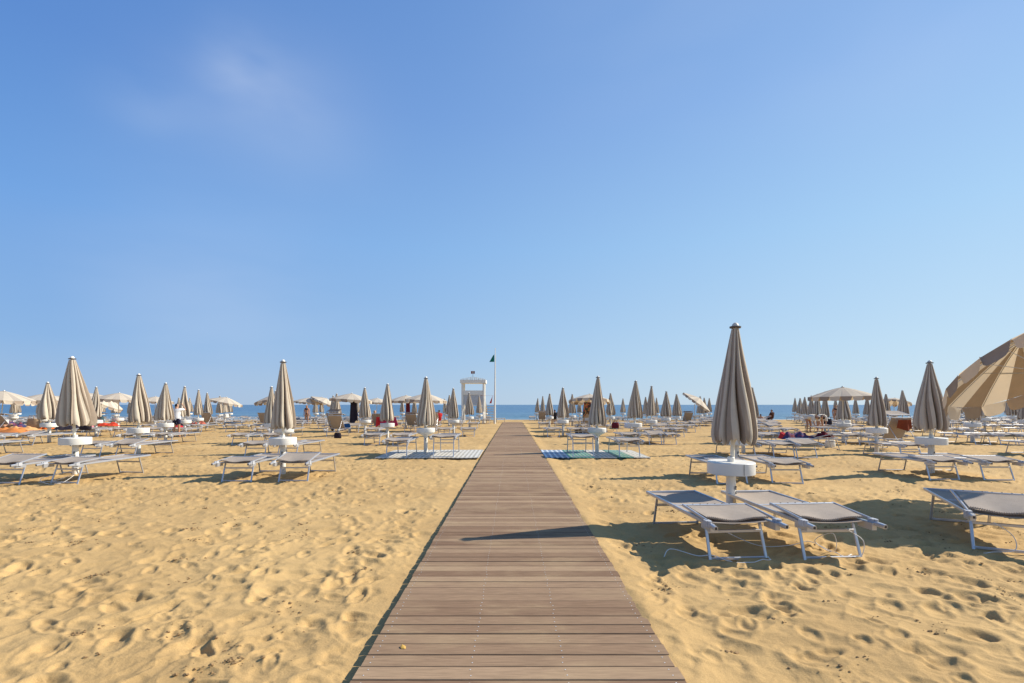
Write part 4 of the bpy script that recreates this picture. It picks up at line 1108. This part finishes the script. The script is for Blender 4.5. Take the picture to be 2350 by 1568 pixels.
person('perch', at(1008, 39.0), 39.0, R(30), 'person in red top sitting by the tower side walk', [shirt(cloth('red_cotton', (0.50, 0.03, 0.03)))])
person('perch', at(860, 33.5), 33.5, R(-10), 'fair haired sunbather sitting up behind a backrest', [('swimsuit', ['hip', 'torso:0.45'], cloth('rust_cotton', (0.35, 0.08, 0.02)), 0.012)], 'blonde')
person('lie', at(20, 26.0), 25.6, R(80), 'tanned sunbather lying flat beside orange towels', [('swimsuit', ['hip'], cloth('green_cotton', (0.03, 0.10, 0.05)), 0.014)])
person('stand', at(1917, 42.0), 42.0, R(170), 'person in dark swimwear standing behind the open parasol pole', [('swimsuit', ['hip', 'torso:0.9'], cloth('black_cotton', (0.02, 0.02, 0.025)), 0.012)])
person('perch', at(815, 39.5), 39.5, R(40), 'person in navy top sitting under an open parasol', [shirt(cloth('navy_cotton', (0.02, 0.02, 0.05)))])
person('stand', at(704, 44.0), 44.0, R(190), 'bather in dark swimsuit standing near the water', [('swimsuit', ['hip', 'torso:0.9'], cloth('navy_cotton', (0.02, 0.02, 0.05)), 0.012)])

# ------------------------------------------------------------------ towels, bags
def towel_heap(x, y, L, W, h, col, label, rz=0.0, z=0.44, seed=0):
    r = random.Random(seed); a = r.uniform(0, 60)
    b = MB()
    def nz(x, y, q): return float(vnoise(np.array([x + a]), np.array([y]), seed * 7 + q)[0])
    def fn(u, v):
        e = min(1, 5 * min(u, 1 - u)) * min(1, 4 * min(v, 1 - v))
        x = (u - .5) * L * (1 + 0.18 * nz(3 * v, 0.5, 1)); y = (v - .5) * W * (1 + 0.25 * nz(3 * u, 1.5, 2))
        z = h * e * max(0.12, 0.42 + 0.75 * nz(2.6 * u * L, 2.6 * v, 3) + 0.35 * nz(7 * u * L, 6 * v, 4)) - 0.05 * (1 - e)
        return (x, y, z)
    b.sheet(fn, 26, 14, 0.012)
    tag(link('beach_towel', b.mesh('beach_towel', col, smooth=60), None, (x, y, float(zg(y)) + z), (0, 0, rz)), label, 'towel')
def towel_hang(x, y, z, W, H, col, label, rz=0.0, seed=0):
    r = random.Random(seed); a = r.uniform(0, 6); b = MB()
    b.sheet(lambda u, v: ((u - .5) * W * (0.75 + 0.25 * v), 0.045 * math.sin(9 * u + a) * (0.3 + v), -H * v * (1 - 0.14 * math.cos(6 * u + a))), 14, 8, 0.012)
    tag(link('beach_towel', b.mesh('beach_towel', col, smooth=60), None, (x, y, float(zg(y)) + z), (0, 0, rz)), label, 'towel')
def bag(x, y, z, s, col, label, rz=0.0):
    b = MB()
    n = 14
    for q in (0,):
        prof = [(0.30, 0), (0.36, 0.05), (0.37, 0.25), (0.33, 0.48), (0.29, 0.55)]
        b.lathe([(p * s, zz * s) for p, zz in prof], n, 0)
    b.v = [(x_, y_ * 0.5, z_) for x_, y_, z_ in b.v]
    for sy in (-1, 1):
        b.tube([(-0.16 * s, sy * 0.13 * s, 0.5 * s), (-0.12 * s, sy * 0.14 * s, 0.72 * s), (0.12 * s, sy * 0.14 * s, 0.72 * s), (0.16 * s, sy * 0.13 * s, 0.5 * s)], 0.016 * s, 6, 0)
    tag(link('beach_bag', b.mesh('beach_bag', col, smooth=50), None, (x, y, float(zg(y)) + z), (0, 0, rz)), label, 'bag')
def stripes(name, cols, sc):
    m = bpy.data.materials.new(name); m.use_nodes = True; n, l = m.node_tree.nodes, m.node_tree.links; b = n['Principled BSDF']; b.inputs['Roughness'].default_value = 0.95
    t = n.new('ShaderNodeTexCoord'); no = n.new('ShaderNodeTexVoronoi'); no.inputs['Scale'].default_value = sc; l.new(t.outputs['Object'], no.inputs['Vector'])
    rp = n.new('ShaderNodeValToRGB'); rp.color_ramp.interpolation = 'CONSTANT'
    while len(rp.color_ramp.elements) < len(cols): rp.color_ramp.elements.new(0.5)
    for i, c in enumerate(cols): rp.color_ramp.elements[i].position = i / len(cols); rp.color_ramp.elements[i].color = (*c, 1)
    sp = n.new('ShaderNodeSeparateColor'); l.new(no.outputs['Color'], sp.inputs[0]); l.new(sp.outputs[0], rp.inputs[0]); l.new(rp.outputs[0], b.inputs['Base Color'])
    return m
orange = cloth('orange_towelling', (0.55, 0.20, 0.06)); red = cloth('red_towelling', (0.50, 0.035, 0.04)); blue = cloth('blue_towelling', (0.02, 0.10, 0.30))
dark = cloth('dark_towelling', (0.03, 0.025, 0.035)); pink = cloth('pink_towelling', (0.60, 0.22, 0.24)); plum = stripes('plum_print', [(0.06, 0.03, 0.09), (0.15, 0.04, 0.10), (0.03, 0.04, 0.12), (0.22, 0.05, 0.06)], 9)
flor = stripes('orange_print', [(0.05, 0.03, 0.03), (0.28, 0.04, 0.05), (0.03, 0.06, 0.03), (0.45, 0.20, 0.06)], 11); tan = cloth('straw_weave', (0.36, 0.25, 0.15)); teal = cloth('teal_print', (0.25, 0.50, 0.48))
towel_heap(at(12, 24.3), 24.3, 2.0, 0.9, 0.22, orange, 'rumpled orange towel on the sand at the frame edge', 0.1, 0.35, 1)
towel_heap(at(52, 25.0), 25.0, 1.5, 0.7, 0.16, cloth('apricot_towelling', (0.62, 0.33, 0.14)), 'apricot towel spread over a lounger by the orange towel', -0.1, 0.42, 2)
towel_heap(at(104, 26.3), 26.3, 0.65, 0.5, 0.25, cloth('vermilion_towelling', (0.75, 0.14, 0.02)), 'bright vermilion towel bundled behind a white table', 0, 0.42, 3)
towel_heap(at(32, 27.5), 27.5, 1.6, 0.8, 0.35, plum, 'dark patterned towel heaped beneath a raised sunshade', 0.2, 0.44, 4)
towel_heap(at(160, 25.2), 25.2, 1.2, 0.7, 0.35, dark, 'black towel heaped on a lounger between two closed parasols', 0.3, 0.44, 5)
towel_heap(at(195, 27.0), 27.0, 0.8, 0.6, 0.32, pink, 'pink towel bundled behind the widest closed parasol', 0, 0.44, 6)
towel_heap(at(247, 30.0), 30.0, 1.3, 0.6, 0.22, cloth('scarlet_towelling', (0.55, 0.06, 0.03)), 'scarlet towel thrown over a lounger below a hung print', 0, 0.44, 7)
towel_heap(at(398, 27.2), 27.2, 1.1, 0.6, 0.2, red, 'crimson towel on lounger by the white shirted person', -0.3, 0.44, 8)
towel_heap(at(412, 28.4), 28.4, 0.8, 0.5, 0.3, dark, 'small black towel pile behind the white shirted person', 0, 0.44, 9)
towel_heap(at(455, 32.3), 32.3, 1.0, 0.6, 0.2, cloth('coral_towelling', (0.50, 0.14, 0.09)), 'coral towel beside a white table in sixth row', 0, 0.42, 10)
towel_heap(10.62, 18.1, 1.25, 0.55, 0.30, plum, 'dark plum printed towel heaped along a lounger', -0.08, 0.42, 11)
towel_heap(10.10, 18.15, 0.30, 0.4, 0.22, red, 'red towel end poking from the plum towel heap', 0.0, 0.43, 12)
towel_heap(11.50, 17.93, 0.50, 0.4, 0.22, cloth('wine_towelling', (0.14, 0.02, 0.03)), 'wine red towel rolled beneath a propped sunshade', 0.1, 0.50, 13)
towel_hang(at(800, 27.8), 27.3, 0.62, 0.62, 0.30, blue, 'blue towel slung across a lounger under raised shade', 0, 14)
towel_hang(at(899, 28.3), 27.6, 0.98, 1.05, 0.52, cloth('magenta_towelling', (0.38, 0.03, 0.09)), 'magenta towel hanging behind a white parasol table', 0, 15)
towel_hang(at(872, 28.2), 27.9, 0.98, 0.35, 0.50, red, 'red towel hanging beside the magenta towel', 0, 16)
towel_hang(at(1346, 30.8), 30.5, 1.85, 0.62, 0.85, flor, 'orange and black print towel hung under open parasol', 0.2, 17)
towel_hang(at(814, 30.5), 30.3, 1.9, 0.5, 1.35, dark, 'long black towel hung from an open parasol', 0.1, 18)
towel_hang(at(937, 35.5), 35.4, 1.9, 0.35, 1.3, cloth('wine_towelling', (0.14, 0.02, 0.03)), 'wine and dark towel hung from parasol near closed ones', 0.1, 19)
towel_hang(at(146, 30.6), 30.4, 1.78, 0.72, 0.98, stripes('ochre_print', [(0.55, 0.33, 0.06), (0.50, 0.10, 0.03), (0.60, 0.45, 0.15)], 4), 'ochre and rust towel hung from an open parasol', 0, 20)
towel_hang(at(247, 31.0), 30.2, 1.0, 1.05, 0.42, teal, 'pale teal print towel hung over a backrest', 0, 21)
towel_hang(13.68, 17.0, 1.10, 0.60, 0.33, cloth('rust_towelling', (0.19, 0.045, 0.02)), 'rust brown towel hung under a lifted sunshade', 0, 22)
bag(at(78, 25.6), 25.6, 0.42, 0.95, tan, 'straw coloured round basket standing on a lounger')
bag(at(1905, 18.6), 18.6, -0.02, 0.55, M['whitep'], 'white bucket bag on the sand under the propped sunshade')
bag(at(1352, 27.5), 27.5, 0.0, 0.8, cloth('grey_print', (0.25, 0.23, 0.21)), 'grey beach bag standing by a parasol post near boardwalk')
bag(at(1330, 27.1), 27.1, 0.05, 0.7, dark, 'black beach bag beside the grey bag')
bag(at(1412, 26.0), 26.0, 0.42, 0.55, cloth('wine_towelling', (0.14, 0.02, 0.03)), 'wine red bag on a lounger near the grey bag')
bag(at(1440, 26.2), 26.2, 0.42, 0.5, cloth('white_cotton', (0.75, 0.75, 0.76)), 'white bag with handles on a lounger')
bag(at(1900, 31.0), 31.0, 0.42, 0.7, dark, 'black bag on a lounger near the open parasol pole')
bag(at(775, 24.0), 24.0, 0.0, 0.5, dark, 'small black bag on the sand beneath a lounger')
bag(at(196, 24.3), 24.3, 0.4, 0.8, dark, 'black rucksack behind a white round table')

# ------------------------------------------------------------------ cables under the front loungers, leaf, sand crust
def cable(pts, r, label):
    P = [Vector(p) for p in pts]; out = []
    for i in range(len(P) - 1):
        p0, p1, p2, p3 = P[max(i - 1, 0)], P[i], P[i + 1], P[min(i + 2, len(P) - 1)]
        for q in range(8):
            t = q / 8
            out.append(0.5 * ((2 * p1) + (p2 - p0) * t + (2 * p0 - 5 * p1 + 4 * p2 - p3) * t * t + (3 * p1 - p0 - 3 * p2 + p3) * t ** 3))
    out.append(P[-1])
    out = [Vector((p.x, p.y, max(p.z, sand_at(p.x, p.y) + r * 0.7))) for p in out]
    b = MB(); b.tube(out, r, 6)
    tag(link('security_cable', b.mesh('security_cable', M['rope'], smooth=60), None), label, 'cable', 'cables tied to lounger legs')
cable([(1.62, 5.2, 0.0), (1.72, 5.28, 0.06), (1.95, 5.14, 0.03), (2.08, 5.05, 0.06), (2.3, 4.98, 0.0), (2.62, 4.98, 0.0), (2.65, 5.05, 0.05)], 0.0045, 'white cable looped at the nearest lounger leg by the boardwalk')
cable([(2.55, 5.9, 0.1), (2.8, 5.55, 0.02), (3.1, 5.45, 0.05), (3.35, 5.5, 0.08), (3.5, 5.3, 0.03), (3.42, 5.2, 0.25), (3.32, 5.35, 0.12), (3.5, 5.15, 0.0), (3.62, 5.2, 0.02)], 0.0042, 'white cable looped under the nearest outer lounger')
cable([(3.55, 5.2, 0.30), (3.68, 5.12, 0.2), (3.66, 5.1, 0.05), (3.58, 5.1, 0.0)], 0.0042, 'thin white cable hanging from the nearest outer lounger')
cable([(5.28, 5.35, 0.33), (5.42, 5.28, 0.2), (5.42, 5.26, 0.05), (5.22, 5.3, 0.02), (5.12, 5.3, 0.0)], 0.0045, 'white cable hanging from the askew lounger')
cable([(-9.75, 10.05, 0.02), (-9.4, 10.05, 0.06), (-9.15, 10.2, 0.16), (-9.25, 9.98, 0.0), (-9.5, 9.92, 0.03), (-9.62, 10.0, 0.12), (-9.2, 10.3, 0.24)], 0.006, 'white cable looped under lounger beside the widest closed parasol')
lf = MB(); lf.sheet(lambda u, v: (0.026 * (u - .5) * (0.3 + math.sin(math.pi * v)), 0.042 * (v - .5), 0.005 * math.cos(3 * (u - .5)) + 0.003 * v), 4, 6, 0.0015)
tag(link('dry_leaf', lf.mesh('dry_leaf', mat('ochre_leaf', (0.50, 0.30, 0.06), 0.7)), None, (-0.70, 3.14, 0.0585), (0.2, 0, 0.6)), 'dry ochre leaf lying on the boardwalk', 'leaf')

def clods():
    b = MB(); r = random.Random(5)
    for c in range(430):
        d = 2.6 + 16 * r.random() ** 1.1; u = r.uniform(-1.05, 1.05); x0 = u * d
        if abs(x0) < 1.35: continue
        sp = r.choice((0.035, 0.06, 0.11)); big = r.random() < 0.2
        for q in range(r.randint(14, 34) if big else r.randint(2, 13)):
            x, y = x0 + r.gauss(0, sp), d + r.gauss(0, sp * 0.8)
            if abs(x) < 1.05: continue
            s = 0.0035 + 0.011 * r.random() ** 3.0
            z = sand_at(x, y)
            vs = []
            for (ax, ay, az) in ((1, 0, 0), (-1, 0, 0), (0, 1, 0), (0, -1, 0), (0, 0, 1), (0, 0, -1), (.6, .6, .5), (-.6, .55, .5), (.5, -.6, .55), (-.55, -.6, .45)):
                k = s * r.uniform(0.7, 1.3); vs.append((x + ax * k * 1.3, y + ay * k, z + az * k * 0.75 + s * 0.25))
            fs = [(0, 6, 4), (6, 2, 4), (2, 7, 4), (7, 1, 4), (1, 9, 4), (9, 3, 4), (3, 8, 4), (8, 0, 4), (0, 2, 6), (2, 1, 7), (1, 3, 9), (3, 0, 8), (0, 5, 2), (2, 5, 1), (1, 5, 3), (3, 5, 0)]
            b.add(vs, fs)
    o = link('sand_crumbs', b.mesh('sand_crumbs', mat('damp_sand_crumb', (0.30, 0.19, 0.085), 0.95, var=0.2)))
    tag(o, 'crumbs of damp sand and shell scattered over the dry sand', 'sand crumbs', None, 'stuff')
clods()
print('loungers', N_L, 'spots', len(SPOTS))
